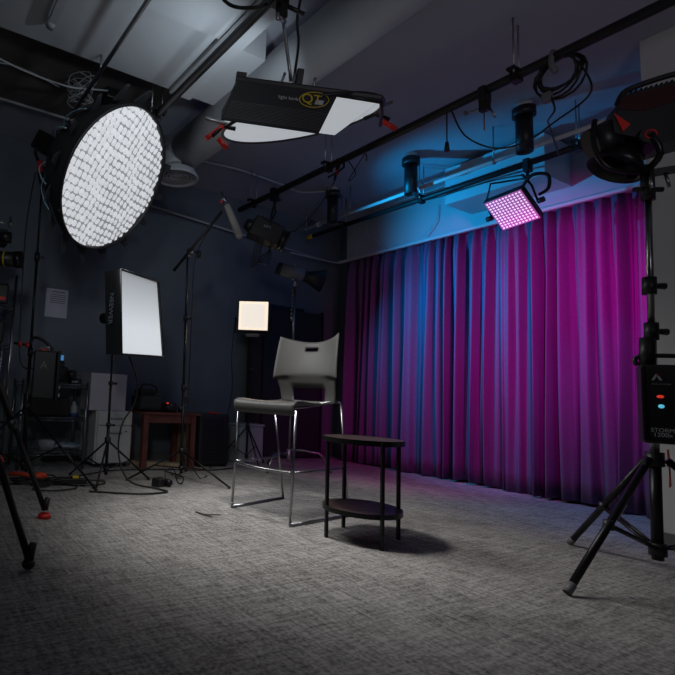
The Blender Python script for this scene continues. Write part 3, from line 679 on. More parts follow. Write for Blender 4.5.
MB().tube([pc+pm@V((.15, .15, -.06)), pc+pm@V((.24, .2, -.1)), pc+pm@V((.33, .14, -.12)), pc+pm@V((.30, .04, -.08)), pc+pm@V((.22, .02, -.06))], .014, 6, 5).build('cable_loop', 'cable', pp)
tag(MB().tube([(4.85, 3.4, 3.02), (4.84, 3.2, 3.0), (4.86, 2.9, 3.01), (4.85, 2.6, 2.98), (4.84, 2.45, 2.95)], .007, 6, 6).build('power_cable', 'cable'), 'black cable tied along the far rail to the pink panel', 'cable')

# ------------------------------------------------------------------ oval light bank overhead
ov = thing('overhead_light_bank', (1.9, 2.15, 2.6), 'black fabric light bank with a white round diffuser hanging from the left rail', 'light')
oz = V((.05, .225, -.97)).normalized()       # faces down and to the stool
ox = V((.89, -.42, .20)); ox.normalize(); oz = (oz-ox*oz.dot(ox)).normalized(); oy = oz.cross(ox)
if oy.dot(V((0, 1, 0))) < 0: oy = -oy
oc = V((1.93, 2.16, 2.43)); om = rotm(ox, oy, ox.cross(oy)); up_ = -oz
def o2(u, v, h): return oc+ox*u+oy*v+up_*h
nR = 56; b = MB(); RO = .455
b.tube([o2(RO*math.cos(math.tau*k/nR), RO*math.sin(math.tau*k/nR), 0) for k in range(nR+1)], .010, 8); b.build('hoop', 'black', ov)
disc = MB(); disc.b.faces.new([disc.b.verts.new(o2(.447*math.cos(math.tau*k/nR), .447*math.sin(math.tau*k/nR), .002)) for k in range(nR)])
disc.build('diffuser', 'bankglow', ov)
bxx = V((.89, -.42, -.05)).normalized(); bzz = oz-bxx*oz.dot(bxx); bzz.normalize(); byy = bzz.cross(bxx)
if byy.dot(V((0, 1, 0))) < 0: byy = -byy
bmo = rotm(bxx, byy, bxx.cross(byy)); bO = oc-bxx*.085+bzz*.055
def b2(u, v, h): return bO+bxx*u+byy*v-bzz*h
HB = .07
F0, F1, F2, F3 = b2(-.42, -.51, -.14), b2(.06, -.52, -.15), b2(.15, -.44, HB), b2(-.36, -.44, HB)
fn = (F1-F0).cross(F3-F0).normalized(); fn = fn if fn.y < 0 else -fn
MB().prism([F0, F1, F2, F3], fn*.010).build('front_skirt', 'fabric', ov)
b = MB()
for k in range(13):
    t = .06+.034*k; b.cyl(lerp(F0, F3, t)+fn*.011+bxx*.008, lerp(F1, F2, t)+fn*.011-bxx*.008, .0016, n=4)
b.build('skirt_ribbing', 'grey', ov)
MB().prism([b2(-.42, -.51, -.14), b2(-.41, -.36, -.05), b2(-.36, -.20, HB), b2(-.36, -.44, HB)], bxx*.008).build('side_skirt', 'fabric', ov)
MB().tube([b2(.14, -.44, HB), b2(.38, -.42, HB), b2(.44, -.30, .06), b2(.50, -.16, .04)], .010, 6).build('frame_edge', 'black', ov)
MB().box(b2(.01, -.11, HB+.015), (.74, .66, .03), bmo, .008).build('panel_body', 'black', ov)
MB().box(b2(.01, -.11, HB-.004), (.71, .63, .008), bmo).build('light_face', 'bankglow', ov)
MB().box(b2(.05, -.16, HB+.06), (.46, .18, .07), bmo, .01).build('power_box', 'black', ov)
MB().box(b2(-.34, -.42, HB+.03), (.05, .03, .04), bmo).build('corner_bracket', 'black', ov)
fz_ = ((F3+F2)/2-(F0+F1)/2).normalized()
def fp_(a, c): return lerp(lerp(F0, F1, a), lerp(F3, F2, a), c)+fn*.012
lc = fp_(.80, .76); xd = (F2-F3).normalized()
if xd.cross(fz_).dot(fn) < 0: xd = -xd
b = MB(); b.tube([lc+xd*.072*math.cos(math.tau*k/28)+fz_*.045*math.sin(math.tau*k/28) for k in range(29)], .0026, 5); b.build('logo_ring', 'yellowprint', ov)
text('QT', 'logo_letters', 'yellowprint', ov, lc-xd*.012+fn*.001, xd, fz_, .072)
MB().box(lc+xd*.030-fz_*.012, (.040, .026, .0015), rotm(xd, fz_, xd.cross(fz_))).build('logo_badge', 'print', ov)
text('light bank', 'small_print', 'print', ov, fp_(.55, .72), xd, fz_, .026)
for (u, v, s) in ((-.455, -.08, -1), (.455, .03, 1)):
    k = thing('spring_clamp', o2(u, v, 0), 'metal spring clamp with red tips gripping the %s end of the round diffuser' % ('left' if s < 0 else 'right'), 'clamp')
    a0 = o2(u-.05*s, v, .03); a1 = o2(u+.12*s, v-.02, .05); a2 = o2(u+.09*s, v-.03, -.05)
    MB().tube([a0, o2(u+.02*s, v, .02), a1], .012, 6).build('jaw', 'steel', k); MB().tube([o2(u-.05*s, v, -.02), o2(u+.02*s, v, 0), a2], .012, 6).build('jaw', 'blackmetal', k)
    if s < 0:
        MB().cyl(o2(u+.02*s, v, .0), o2(u+.13*s, v-.02, -.06), .015, n=8).build('red_grip', 'red', k)
        MB().cyl(o2(u+.06*s, v-.03, -.07), o2(u+.02*s, v-.04, -.13), .015, n=8).build('red_grip', 'red', k)
    else:
        MB().cyl(o2(u+.04*s, v-.03, -.05), o2(u+.12*s, v-.04, -.11), .015, n=8).build('red_grip', 'red', k)
ha = ov
MB().box((1.655, 2.05, 3.03), (.10, .07, .13), bev=.008).box((1.67, 2.04, 2.94), (.05, .05, .10), bev=.006).cyl((1.66, 2.04, 2.98), (1.78, 1.98, 2.92), .012, n=8).build('rail_grip', 'black', ha)
aend = b2(-.02, -.10, HB+.16)
MB().tube([(1.67, 2.04, 2.93), (1.71, 2.06, 2.85), lerp(V((1.71, 2.06, 2.85)), aend, .6), aend], .010, 8).build('arm', 'steel', ha)
MB().cyl((1.69, 2.03, 2.87), (1.62, 2.0, 2.85), .010, n=8).sph((1.61, 2.0, 2.85), .026, (.5, .5, 1)).build('wing_knob', 'steel', ha)
MB().tube([b2(-.06, -.10, HB+.20), b2(-.08, -.11, HB+.10), b2(-.03, -.12, HB+.07), b2(.0, -.11, HB+.20)], .008, 6, 4).build('hook', 'steel', ha)
MB().tube([b2(.05, -.11, HB+.08), b2(.10, -.11, HB+.09), b2(.11, -.11, HB+.19)], .009, 6, 4).build('hook', 'steel', ha)
MB().box(b2(.02, -.11, HB+.16), (.04, .04, .13), bmo, .006).build('swivel', 'black', ha)
tag(MB().tube([(1.655, 1.9, 3.09), (1.78, 2.0, 3.12), (1.80, 2.06, 2.95), (1.85, 2.1, 2.85), aend+V((.02, 0, .02))], .008, 6, 8).build('power_cable', 'cable'), 'black cable dropping from the left rail into the light bank', 'cable')
tag(MB().tube([(1.655, 2.1, 3.02), (1.56, 2.16, 2.99), (1.46, 2.24, 3.02), (1.38, 2.3, 3.14), (1.36, 2.3, 3.17)], .010, 6, 8).build('ceiling_cable', 'cable'), 'thick black cable arching from the left rail to the soffit, top centre', 'cable')

# ------------------------------------------------------------------ right foreground stand, ballast and big lamp
fg = thing('heavy_light_stand', (3.405, 1.135, 0), 'big black light stand with braced legs standing at the right edge', 'light stand')
pb, pt = V((3.407, 1.136, .118)), V((3.415, 1.111, 2.03))
MB().cyl(pb, V((3.409, 1.13, .62)), .024, n=16).build('pole_section', 'blackmetal', fg)
MB().cyl(V((3.409, 1.13, .60)), V((3.412, 1.122, 1.28)), .019, n=16).build('pole_section', 'steel', fg)
MB().cyl(V((3.412, 1.122, 1.28)), pt, .015, n=16).build('pole_section', 'chrome', fg)
for z in (1.26, 1.50): MB().cyl(V((3.411, 1.123, z-.045)), V((3.411, 1.121, z+.045)), .030, n=14).cyl(V((3.41, 1.12, z)), V((3.47, 1.08, z)), .012, .018, n=8).build('collar', 'black', fg)
hubz = .61; HH = V((3.408, 1.131, hubz)); MB().cyl(HH-V((0, 0, .035)), HH+V((0, 0, .035)), .038, n=14).build('leg_hub', 'black', fg)
lo = V((3.407, 1.135, .17)); MB().cyl(lo-V((0, 0, .03)), lo+V((0, 0, .03)), .036, n=14).build('brace_hub', 'black', fg)
for (fx, fy) in ((2.746, 1.234), (3.79, 1.68), (3.72, .56)):
    F = V((fx, fy, .014)); dv = V((fx-HH.x, fy-HH.y, 0)).normalized(); s0 = HH+dv*.045
    lg = MB().cyl(s0, F, .0165, n=12).build('leg', 'blackmetal', fg)
    MB().cyl(lerp(s0, F, .94), F, .0185, n=10).build('foot_sleeve', 'grey', lg)
    mid = lerp(s0, F, .52); MB().cyl(mid-V((0, 0, .022)), mid+V((0, 0, .022)), .022, n=10).build('brace_joint', 'black', lg)
    side = V((-dv.y, dv.x, 0))*.012
    MB().cyl(lo+side, mid+side, .008, n=6).cyl(lo-side, mid-side, .008, n=6).build('leg_brace', 'blackmetal', fg)
    MB().cyl(s0+V((0, 0, -.02)), s0+V((0, 0, -.02))+dv*.05, .012, n=8).build('leg_knob', 'black', fg)
MB().box((3.135, 1.17, .365), (.004, .02, .09), rotm(*frame(V((-.66, .10, -.60))))).build('label_sticker', 'print', fg)
tag(MB().prism([(3.47, 1.10, .66), (3.49, 1.10, .66), (3.50, 1.10, .48), (3.475, 1.10, .47), (3.485, 1.10, .55)], (0, .004, 0)).build('ribbon', 'red'), 'red ribbon tag hanging below the ballast at the right edge', 'ribbon')

fb = thing('power_ballast', (3.44, 1.03, .9), 'black power ballast with lit buttons on the right foreground stand', 'ballast')
bc = V((3.345, 1.06, .886)); bx_ = V((.48, -.88, 0)).normalized(); bn = V((-.85, -.52, 0)).normalized(); bmm = rotm(bx_, bn, bx_.cross(bn))
bmm = rotm(bx_, V((0, 0, 1)), bx_.cross(V((0, 0, 1)))); bn = bx_.cross(V((0, 0, 1))); bn = bn if bn.dot(V((-1, 0, 0))) > 0 else -bn
def f2(u, v, h): return bc+bx_*u+V((0, 0, v))+bn*h
fb.location = bc
MB().box(bc, (.190, .385, .12), bmm, .012).build('case', 'black', fb)
MB().box(f2(-.008, -.03, .062), (.145, .28, .01), bmm, .004).build('face_plate', 'black', fb)
MB().box(f2(.076, 0, .062), (.026, .36, .02), bmm, .006).build('edge_guard', 'grey', fb)
MB().box(f2(-.088, 0, .045), (.02, .36, .05), bmm, .006).build('edge_guard', 'blackmetal', fb)
MB().tube([f2(-.1, .19, 0), f2(-.09, .235, 0), f2(.09, .235, 0), f2(.1, .19, 0)], .011, 8, 4).build('handle', 'black', fb)
MB().cyl(f2(-.06, .19, 0), f2(-.055, .33, 0), .032, n=12).build('pole_clamp', 'black', fb)
MB().cyl(f2(.075, .19, 0), f2(.08, .30, 0), .026, n=12).build('connector', 'black', fb); MB().cyl(f2(.07, .19, 0), f2(.07, .205, 0), .03, n=12).build('connector_ring', 'red', fb)
def chev(name, pts, m): MB().prism([f2(-.040+(x+.02)*.62, .128+(z-.128)*.62, .0680) for x, z in pts], bn*.0015).build(name, m, fb)
chev('logo', [(-.052, .105), (-.036, .105), (-.020, .138), (-.008, .112), (-.004, .105), (.012, .105), (-.014, .156), (-.026, .156)], 'print')
chev('logo_accent', [(-.026, .156), (-.014, .156), (-.004, .136), (-.014, .134), (-.02, .140)], 'red')
text('STORM', 'lettering', 'print', fb, f2(-.027, -.128, .0680), bx_, (0, 0, 1), .026, 1.0)
text('1200x', 'lettering', 'print', fb, f2(-.027, -.150, .0680), bx_, (0, 0, 1), .028, 1.0)
text('professional light', 'small_print', 'greyprint', fb, f2(-.024, .096, .0680), bx_, (0, 0, 1), .010)
MB().sph(f2(-.030, .035, .066), .014, (1, 1, .55)).build('power_button', 'redled', fb)
MB().sph(f2(-.028, -.012, .066), .012, (1, 1, .8)).build('mode_button', 'cyanled', fb)

bh = thing('large_lamp', (3.50, 1.16, 2.4), 'large black and red lamp head with round reflector on the right foreground stand', 'lamp')
hx = V((.52, -.84, .05)).normalized()      # to picture right
ld = V((-.30, .62, -.55)).normalized()     # lens direction, towards the room
ba = V((.66, -.74, .20)).normalized(); bup = V((0, 0, 1)); bs = ba.cross(bup).normalized(); bup = bs.cross(ba)
if bs.dot(V((-1, -1, 0))) < 0: bs = -bs
c1 = V((3.46, 1.11, 2.385))
def g3(u, v, h): return c1+ba*u+bup*v+bs*h
MB().prism([g3(-.20, -.02, .10), g3(-.19, .04, .10), g3(-.10, .17, .10), g3(.26, .17, .10), g3(.28, .0, .10), g3(.17, -.13, .10), g3(-.02, -.14, .10)], bs*-.22).build('housing', 'black', bh)
MB().prism([g3(-.16, .105, .104), g3(-.125, .155, .104), g3(.26, .155, .104), g3(.27, .08, .104), g3(-.05, .055, .104)], bs*-.004).build('side_panel', mat('dark_red_paint', (.035, .002, .002), .4), bh)
MB().prism([g3(-.178, .085, .108), g3(-.125, -.0, .108), g3(-.165, -.03, .108)], bs*-.006).build('corner_flash', 'red', bh)
MB().cyl(g3(-.07, -.09, .10), g3(-.07, -.09, .13), .045, n=16).build('tilt_hub', 'black', bh)
MB().lathe(g3(-.07, -.09, .13), bs, [(0, .026), (.005, .026), (.005, .02), (0, .02)], 20).build('hub_ring', 'red', bh)
MB().tube([g3(-.10, .17, 0), g3(-.06, .225, 0), g3(.0, .245, 0), g3(.16, .255, 0), g3(.2, .235, 0), g3(.22, .17, 0)], .016, 8, 5).build('carry_handle', 'black', bh)
b = MB()
for k in range(14): b.box(g3(-.07+.022*k, .178, 0), (.006, .18, .02), rotm(ba, bs, bup))
b.build('cooling_fin', 'blackmetal', bh)
rcn = V((3.52, 1.23, 2.32))
MB().cyl(g3(-.16, .0, 0), g3(-.27, -.02, .0), .095, .085, n=20).build('lens_mount', 'black', bh)
rfc = g3(-.13, -.16, .0)
MB().lathe(rfc+V((0, 0, .06)), V((-.35, .35, -.85)), [(-.02, .06), (.05, .095), (.12, .135), (.12, .128), (.05, .088), (-.02, .055)], 28).build('reflector', 'blackmetal', bh)
MB().disc(rfc+V((-.01, .01, .04)), V((-.35, .35, -.85)), .09, 24).build('lens', 'glass', bh)
MB().tube([g3(-.26, .08, .09), g3(-.30, -.06, .10), g3(-.27, -.20, .10), g3(-.12, -.26, .06), V((3.42, 1.12, 2.13))], .013, 8, 4).tube([g3(-.07, -.09, .13), g3(-.05, -.2, .12), V((3.42, 1.11, 2.13))], .016, 8, 3).build('yoke', 'blackmetal', bh)
MB().box(V((3.55, 1.03, 2.14)), (.42, .03, .035), rotm(hx, V((.84, .52, 0)), V((0, 0, 1)))).build('cross_arm', 'black', bh)
MB().cyl(V((3.415, 1.111, 1.96)), V((3.415, 1.111, 2.15)), .03, n=12).cyl(V((3.36, 1.15, 2.02)), V((3.47, 1.07, 2.02)), .014, n=8).cyl(V((3.38, 1.10, 2.08)), V((3.38, 1.10, 1.98)), .012, n=8).build('stand_receiver', 'black', bh)
MB().cyl(V((3.37, 1.09, 2.10)), V((3.34, 1.07, 2.00)), .008, n=6).build('lock_lever', 'chrome', bh)
MB().cyl(V((3.45, 1.05, 2.1)), V((3.46, 1.04, 2.02)), .008, n=6).build('lock_lever', 'chrome', bh)
MB().sph(g3(.12, .05, .106), .008).build('indicator', 'redled', bh)
tag(MB().tube([g3(.07, -.02, .12), g3(.09, -.25, .14), V((3.50, .92, 1.95)), V((3.55, .90, 1.6)), V((3.54, .92, 1.25)), V((3.52, .95, 1.14))], .010, 8, 6).build('power_cable', 'cable'), 'thick black cable running from the large lamp down to its ballast', 'cable')

# ------------------------------------------------------------------ back wall furniture and gear
cbn = thing('filing_cabinet', (2.07, 5.2, 0), 'off-white filing cabinet with two drawers under the white box', 'cabinet')
cx0, cx1, cyf = 1.835, 2.235, 4.97
MB().box(((cx0+cx1)/2, cyf+.235, .31), (cx1-cx0, .45, .54), bev=.004).build('body', 'cabinet', cbn)
MB().box(((cx0+cx1)/2, cyf+.25, .025), (cx1-cx0-.04, .42, .03)).build('plinth', 'black', cbn)
for (z0, z1) in ((.435, .575), (.05, .425)):
    dr = MB().box(((cx0+cx1)/2+.008, cyf, (z0+z1)/2), (cx1-cx0-.02, .02, z1-z0), bev=.003).build('drawer', 'cabinet', cbn)
    hz0 = z1-.07; MB().tube([((cx0+cx1)/2-.06+.02, cyf-.01, hz0), ((cx0+cx1)/2-.06+.02, cyf-.035, hz0), ((cx0+cx1)/2+.06+.02, cyf-.035, hz0), ((cx0+cx1)/2+.06+.02, cyf-.01, hz0)], .007, 6).build('handle', 'steel', dr)
MB().cyl((2.17, cyf-.01, .37), (2.17, cyf-.016, .37), .010, n=10).build('lock', 'grey', cbn)
wb = thing('carton_box', (2.03, 5.1, .58), 'plain white carton standing on the filing cabinet', 'box')
MB().box((1.955, 5.13, .768), (.40, .30, .375), bev=.004).build('body', 'carton', wb)
MB().box((1.955, 5.13, .958), (.405, .305, .012)).build('lid', 'carton', wb)

dk = thing('wooden_desk', (2.6, 5.0, 0), 'small reddish-brown wooden table against the back wall', 'table')
MB().box((2.64, 5.08, .575), (.72, .52, .025), bev=.004).build('tabletop', 'redwood', dk)
MB().box((2.64, 4.87, .52), (.60, .02, .09)).build('apron', 'redwood', dk)
for (x, y) in ((2.35, 4.88), (2.93, 4.88), (2.35, 5.28), (2.93, 5.28)): MB().box((x, y, .28), (.06, .06, .56)).build('leg', 'redwood', dk)
tag(MB().prism([(2.28, 5.05, 0), (2.75, 4.80, 0), (2.75, 4.80, .05), (2.28, 5.05, .05)], (.02, .1, 0)).build('floor_board', 'palewood'), 'pale wooden board lying on the floor under the small table', 'board')
tag(MB().box((3.00, 5.20, .28), (.06, .30, .56)).build('wood_panel', 'palewood'), 'upright pale wood panel between the small table and the speaker', 'panel')
gd = thing('flight_bag', (2.4, 5.0, .59), 'black equipment bag with handle on the small wooden table', 'bag')
MB().box((2.42, 5.02, .68), (.28, .26, .17), bev=.04).box((2.40, 5.03, .79), (.19, .18, .08), bev=.03).build('body', 'fabric', gd)
MB().tube([(2.30, 4.93, .80), (2.32, 4.93, .87), (2.46, 4.93, .865), (2.50, 4.93, .79)], .012, 6, 4).build('handle', 'black', gd)
cg = thing('camera_rig', (2.72, 4.9, .59), 'black camera gear with red dot and silver fitting on the small wooden table', 'camera gear')
MB().box((2.66, 4.97, .64), (.17, .14, .10), bev=.02).build('body', 'black', cg)
MB().cyl((2.58, 4.90, .64), (2.66, 4.86, .64), .04, n=14).build('lens', 'black', cg)
MB().sph((2.61, 4.885, .685), .012).build('indicator', 'redled', cg)
MB().cyl((2.80, 4.91, .61), (2.84, 4.90, .68), .022, n=10).cyl((2.79, 4.92, .62), (2.80, 4.90, .655), .035, n=10).build('fitting', 'chrome', cg)
MB().cyl((2.78, 4.92, .60), (2.88, 4.95, .75), .02, n=8).build('arm', 'black', cg)

sk = thing('rolling_case', (3.19, 5.0, 0), 'black ribbed speaker case with red handle against the back wall', 'speaker')
MB().box((3.21, 5.02, .30), (.40, .34, .57), bev=.02).build('body', 'black', sk)
b = MB()
for k in range(13): b.box((3.22, 4.845, .08+.036*k), (.31, .012, .012))
b.build('grille', 'blackmetal', sk)
MB().box((3.24, 4.93, .595), (.14, .04, .02), bev=.005).build('handle', 'red', sk)
for x in (3.05, 3.37): MB().box((x, 4.9, .01), (.05, .08, .02)).build('caster', 'black', sk)

ps = thing('wall_notice', (1.45, 5.44, 1.7), 'white sheet of paper pinned to the dark back wall', 'paper')
MB().box((1.46, 5.4485, 1.71), (.245, .003, .315)).build('sheet', 'paper', ps)
b = MB()
for k in range(6): b.box((1.47, 5.446, 1.835-.022*k-(.01 if k else 0)), (.17 if k else .15, .001, .008 if k else .012))
b.build('printed_lines', 'ink', ps)

# wire shelving
def shelf_unit(x0, x1, yb, yf, zs, h, label, name='wire_shelf'):
    t = thing(name, ((x0+x1)/2, (yb+yf)/2, 0), label, 'shelf')
    for x in (x0, x1):
        for y in (yf, yb): MB().cyl((x, y, 0), (x, y, h), .0125, n=10).build('post', 'chrome', t)
    for z in zs:
        b = MB()
        for y in (yf, yb): b.cyl((x0, y, z), (x1, y, z), .005, n=6).cyl((x0, y, z-.03), (x1, y, z-.03), .005, n=6)
        for x in (x0, x1): b.cyl((x, yf, z), (x, yb, z), .005, n=6).cyl((x, yf, z-.03), (x, yb, z-.03), .005, n=6)
        n = int((x1-x0)/.03)
        for k in range(1, n): b.cyl((x0+(x1-x0)*k/n, yf, z+.003), (x0+(x1-x0)*k/n, yb, z+.003), .002, n=4)
        m = int((x1-x0)/.06)
        for k in range(m):
            xa, xb = x0+(x1-x0)*k/m, x0+(x1-x0)*(k+1)/m; b.cyl((xa, yf, z-.03), ((xa+xb)/2, yf, z), .003, n=4).cyl(((xa+xb)/2, yf, z), (xb, yf, z-.03), .003, n=4)
        b.build('wire_shelf_deck', 'chrome', t)
    return t
shelf_unit(1.06, 1.70, 5.30, 4.92, (.17, .50, .83), .86, 'low chrome wire shelf unit left of the filing cabinet')
shelf_unit(.12, .86, 5.08, 4.63, (.35, 1.15, 1.50), 1.78, 'tall chrome wire shelf rack at the left edge')
lens = thing('cine_lens', (.70, 4.3, 1.85), 'long black camera lens with yellow marks at the left edge', 'lens')
la, lb = V((.56, 4.50, 1.865)), V((.83, 4.36, 1.865)); lax = (lb-la)
MB().cyl(la, lb, .065, n=22).build('barrel', 'black', lens); MB().cyl(lerp(la, lb, .85), lerp(la, lb, 1.03), .073, n=22).build('front_ring', 'blackmetal', lens)
MB().cyl(lerp(la, lb, .55), lerp(la, lb, .58), .0665, n=22).cyl(lerp(la, lb, .2), lerp(la, lb, .23), .0665, n=22).build('mark_ring', 'yellowprint', lens)
MB().disc(lb+lax*.04, lax, .06).build('glass', 'glass', lens)
MB().box((.50, 4.53, 1.86), (.12, .14, .16), bev=.01).box((.47, 4.54, 1.69), (.05, .06, .36)).build('camera_body', 'black', lens)
cgx = thing('camera_rig', (.68, 4.5, 2.0), 'black camera rig with silver knobs above the lens at the left edge', 'camera gear')
MB().box((.66, 4.50, 2.06), (.13, .13, .14), bev=.015).cyl((.66, 4.43, 2.05), (.74, 4.40, 2.05), .05, n=14).build('body', 'black', cgx)
MB().tube([(.62, 4.45, 2.13), (.62, 4.45, 2.18), (.74, 4.42, 2.18)], .008, 6).cyl((.73, 4.42, 2.14), (.73, 4.42, 2.22), .012, n=8).sph((.73, 4.42, 2.23), .016).build('knob', 'chrome', cgx)
MB().box((.64, 4.50, 1.96), (.05, .04, .06)).build('plate', 'lightgrey', cgx)
mo = thing('monitor_plate', (.6, 4.45, 1.5), 'black equipment block on the top deck of the tall wire rack', 'equipment')
MB().box((.68, 4.78, 1.605), (.26, .26, .19), bev=.02).build('body', 'black', mo); MB().box((.72, 4.645, 1.56), (.12, .006, .03)).build('trim_strip', 'red', mo)
m2 = thing('equipment_case', (.5, 4.75, 1.25), 'black equipment case on the middle deck of the tall wire rack', 'equipment')
MB().box((.58, 4.80, 1.26), (.44, .3, .20), bev=.02).build('body', 'black', m2); MB().box((.74, 4.645, 1.24), (.02, .01, .05)).build('latch', 'red', m2)
m3 = thing('equipment_case', (.45, 4.75, .4), 'large black equipment case on the lowest deck of the tall wire rack', 'equipment')
MB().box((.47, 4.84, .60), (.58, .34, .49), bev=.02).build('body', 'black', m3); MB().box((.6, 4.665, .6), (.1, .01, .03)).build('latch', 'steel', m3)
rj = thing('articulated_arm', (.95, 4.5, 1.15), 'black jointed arm with red joints beside the octagonal softbox stand', 'arm')
MB().cyl((.86, 4.5, 1.16), (.98, 4.48, 1.15), .012, n=8).build('rod', 'black', rj)
MB().cyl((.90, 4.49, 1.157), (.925, 4.488, 1.155), .022, n=10).build('joint', 'red', rj)
MB().cyl((.96, 4.48, 1.15), (.985, 4.478, 1.15), .022, n=10).build('joint', 'red', rj)
MB().tube([(.99, 4.47, 1.15), (1.02, 4.45, 1.22), (1.10, 4.4, 1.19), (1.17, 4.36, 1.12)], .014, 8, 4).build('handle', 'black', rj)
# items on the low shelf
k1 = thing('camcorder', (1.45, 5.05, .85), 'black camcorder with red light on top of the low wire shelf', 'camera gear')
MB().box((1.42, 5.08, .93), (.20, .16, .15), bev=.02).box((1.43, 5.06, 1.03), (.10, .08, .07), bev=.015).cyl((1.52, 5.0, .93), (1.57, 4.95, .93), .045, n=14).build('body', 'black', k1); MB().sph((1.365, 4.995, .95), .010).build('indicator', 'redled', k1)
k2 = thing('lens_pouch', (1.62, 5.08, .85), 'small black pouch beside the camcorder on the low wire shelf', 'pouch')
MB().box((1.62, 5.1, .865), (.12, .14, .06), bev=.02).build('body', 'fabric', k2); MB().box((1.60, 5.03, .862), (.06, .008, .02)).build('label', 'lightgrey', k2)
k3 = thing('black_crate', (1.3, 5.1, .52), 'wide black gear crate on the middle deck of the low wire shelf', 'crate')
MB().box((1.34, 5.11, .605), (.40, .30, .20), bev=.02).build('body', 'black', k3); MB().box((1.34, 5.11, .71), (.42, .32, .02), bev=.006).build('lid', 'black', k3)
k4 = thing('spray_bottle', (1.62, 5.05, .5), 'small white bottle with blue base on the middle deck of the low wire shelf', 'bottle')
MB().lathe((1.62, 5.06, .51), (0, 0, 1), [(0, .035), (.09, .035), (.12, .02), (.15, .018), (.15, .001)], 14).build('body', 'lightgrey', k4); MB().cyl((1.62, 5.06, .505), (1.62, 5.06, .545), .037, n=14).build('base_band', mat('blue_label', (.02, .08, .25), .5), k4)
k5 = thing('plastic_bag', (1.6, 5.0, .17), 'folded pale blue-grey plastic bag on the lowest deck of the low wire shelf', 'bag')
b = MB(); b.sph((1.57, 5.06, .215), .13, (1.1, .8, .22), 18)
for v in b.b.verts: v.co.z += .012*math.sin(v.co.x*60)*math.cos(v.co.y*50)
b.build('body', mat('translucent_bag', (.35, .42, .5), .3), k5)
k6 = thing('white_tub', (1.36, 5.0, .17), 'low white plastic tub on the lowest deck of the low wire shelf', 'tub')
MB().lathe((1.36, 5.04, .178), (0, 0, 1), [(0, .001), (0, .07), (.09, .085), (.09, .079), (.01, .065)], 18).build('body', 'lightgrey', k6)

# ------------------------------------------------------------------ floor clutter
tf = thing('power_adapter', (2.09, 3.92, 0), 'small black power adapter lying on the carpet with a looped cable', 'adapter')
MB().box((2.07, 3.95, .035), (.11, .09, .07), Matrix.Rotation(.4, 3, 'Z'), .012).build('body', 'black', tf)
MB().sph((2.14, 3.91, .035), .035, (1, 1, .95)).build('dial', 'blackmetal', tf)
MB().tube([(2.12, 3.93, .06), (2.14, 3.98, .13), (2.22, 3.98, .14), (2.26, 3.97, .03), (2.32, 4.0, .01), (2.5, 4.3, .01), (2.47, 4.6, .01)], .005, 6, 6).build('lead', 'cable', tf)
MB().box((2.20, 4.1, .015), (.05, .02, .02), Matrix.Rotation(.5, 3, 'Z')).build('plug', 'red', tf)
b = MB(); rnd = random.Random(3)
for k in range(9):
    cx, cy = 1.25+rnd.uniform(-.25, .35), 4.12+rnd.uniform(-.15, .22); r = rnd.uniform(.08, .2)
    b.tube([(cx+r*math.cos(a*.8+k), cy+r*.6*math.sin(a*.8+k)+.01*a, .012+.008*(k % 4)) for a in range(10)], .006, 6, 5)
tag(b.build('cable_pile', 'cable'), 'tangled pile of black cables on the carpet by the short light stand', 'cables')
op = thing('power_strip', (1.38, 4.05, .02), 'black power strip with yellow sticker among the floor cables', 'power strip')
MB().box((1.36, 4.12, .04), (.22, .06, .04), Matrix.Rotation(-.3, 3, 'Z'), .006).build('body', 'black', op); MB().box((1.37, 4.10, .075), (.05, .045, .02), Matrix.Rotation(-.3, 3, 'Z'), .004).build('sticker', 'yellow', op)
oc2 = thing('orange_clamp', (1.1, 4.3, 0), 'orange-red plastic clamp lying beside the floor cables', 'clamp')
MB().tube([(.92, 4.5, .04), (.96, 4.42, .06), (1.06, 4.35, .05)], .018, 8, 4).build('handle', 'orange', oc2); MB().sph((1.13, 4.32, .05), .05, (1.3, .8, .7)).build('head', 'orange', oc2)
oo = thing('orange_cable', (.75, 4.5, 0), 'orange cable loop standing on the floor by the tall wire rack', 'cable')
MB().tube([(.68, 4.42, .02), (.66, 4.42, .14), (.72, 4.42, .21), (.80, 4.40, .21), (.84, 4.4, .16)], .012, 8, 5).build('loop', 'orange', oo); MB().box((.76, 4.40, .03), (.12, .05, .04), bev=.01).build('plug', 'lightgrey', oo)
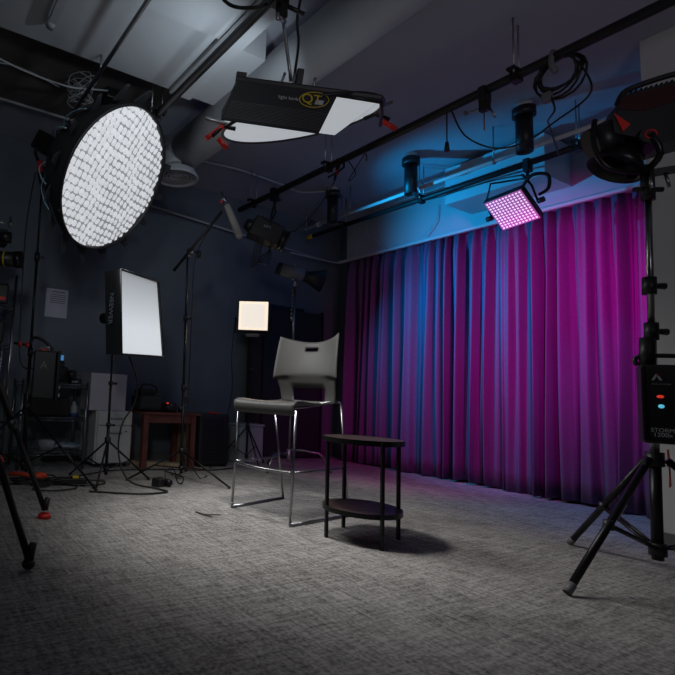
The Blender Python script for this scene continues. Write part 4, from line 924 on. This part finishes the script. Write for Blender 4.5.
tag(MB().tube([(.6, 4.3, .01), (1.0, 4.25, .01), (1.5, 4.5, .01), (2.0, 4.75, .01), (2.6, 4.7, .01), (3.0, 4.6, .01), (3.4, 4.7, .01)], .006, 6, 8).build('floor_cable', 'cable'), 'long thin black cable running along the foot of the back furniture', 'cable')
tag(MB().prism([(1.885, 3.055, .0015), (1.91, 3.065, .0015), (1.94, 2.905, .0015), (1.915, 2.90, .0015)], (0, 0, .001)).prism([(1.915, 2.98, .003), (1.925, 2.96, .003), (2.03, 2.93, .003), (2.025, 2.945, .003)], (0, 0, .001)).build('floor_tape', 'black'), 'small dark T-shaped tape mark on the carpet left of the stool', 'tape')

# camera tripod, mostly beyond the left edge
tp = thing('camera_tripod', (.25, 2.85, 0), 'heavy black camera tripod at the left edge with a red foot', 'tripod')
apex = V((.15, 2.92, 1.5))
MB().cyl(apex-V((0, 0, .07)), apex+V((0, 0, .05)), .07, n=18).build('crown', 'black', tp)
for i, (up0, F) in enumerate(((V((.225, 3.03, 1.48)), V((.879, 3.182, .02))), (V((.10, 2.78, 1.46)), V((.586, 2.313, .02))), (V((.05, 2.95, 1.48)), V((-.38, 3.10, .02))))):
    lg = MB().cyl(up0, lerp(up0, F, .62), .024, n=10).cyl(lerp(up0, F, .35), F+V((0, 0, .03)), .017, n=10).build('leg', 'blackmetal', tp)
    MB().cyl(lerp(up0, F, .60), lerp(up0, F, .64), .030, n=10).build('leg_lock', 'black', lg)
    MB().cyl(F+V((0, 0, .03)), F+V((.015, 0, .10)), .022, .016, n=10).build('foot_joint', 'black', lg)
    if i == 0:
        MB().cyl(F-V((0, 0, .018)), F+V((0, 0, .008)), .045, .032, n=14).build('foot', 'red', lg)
    else: MB().sph(F+V((0, 0, .012)), .030, (1, 1, .8)).build('foot', 'black', lg)
tag(MB().tube([(.56, 4.0, .9), (.60, 4.1, .7), (.75, 4.25, .5), (.95, 4.4, .55)], .010, 6, 6).build('power_cable', 'cable'), 'thick black cable looping behind the tripod legs at the left', 'cable')
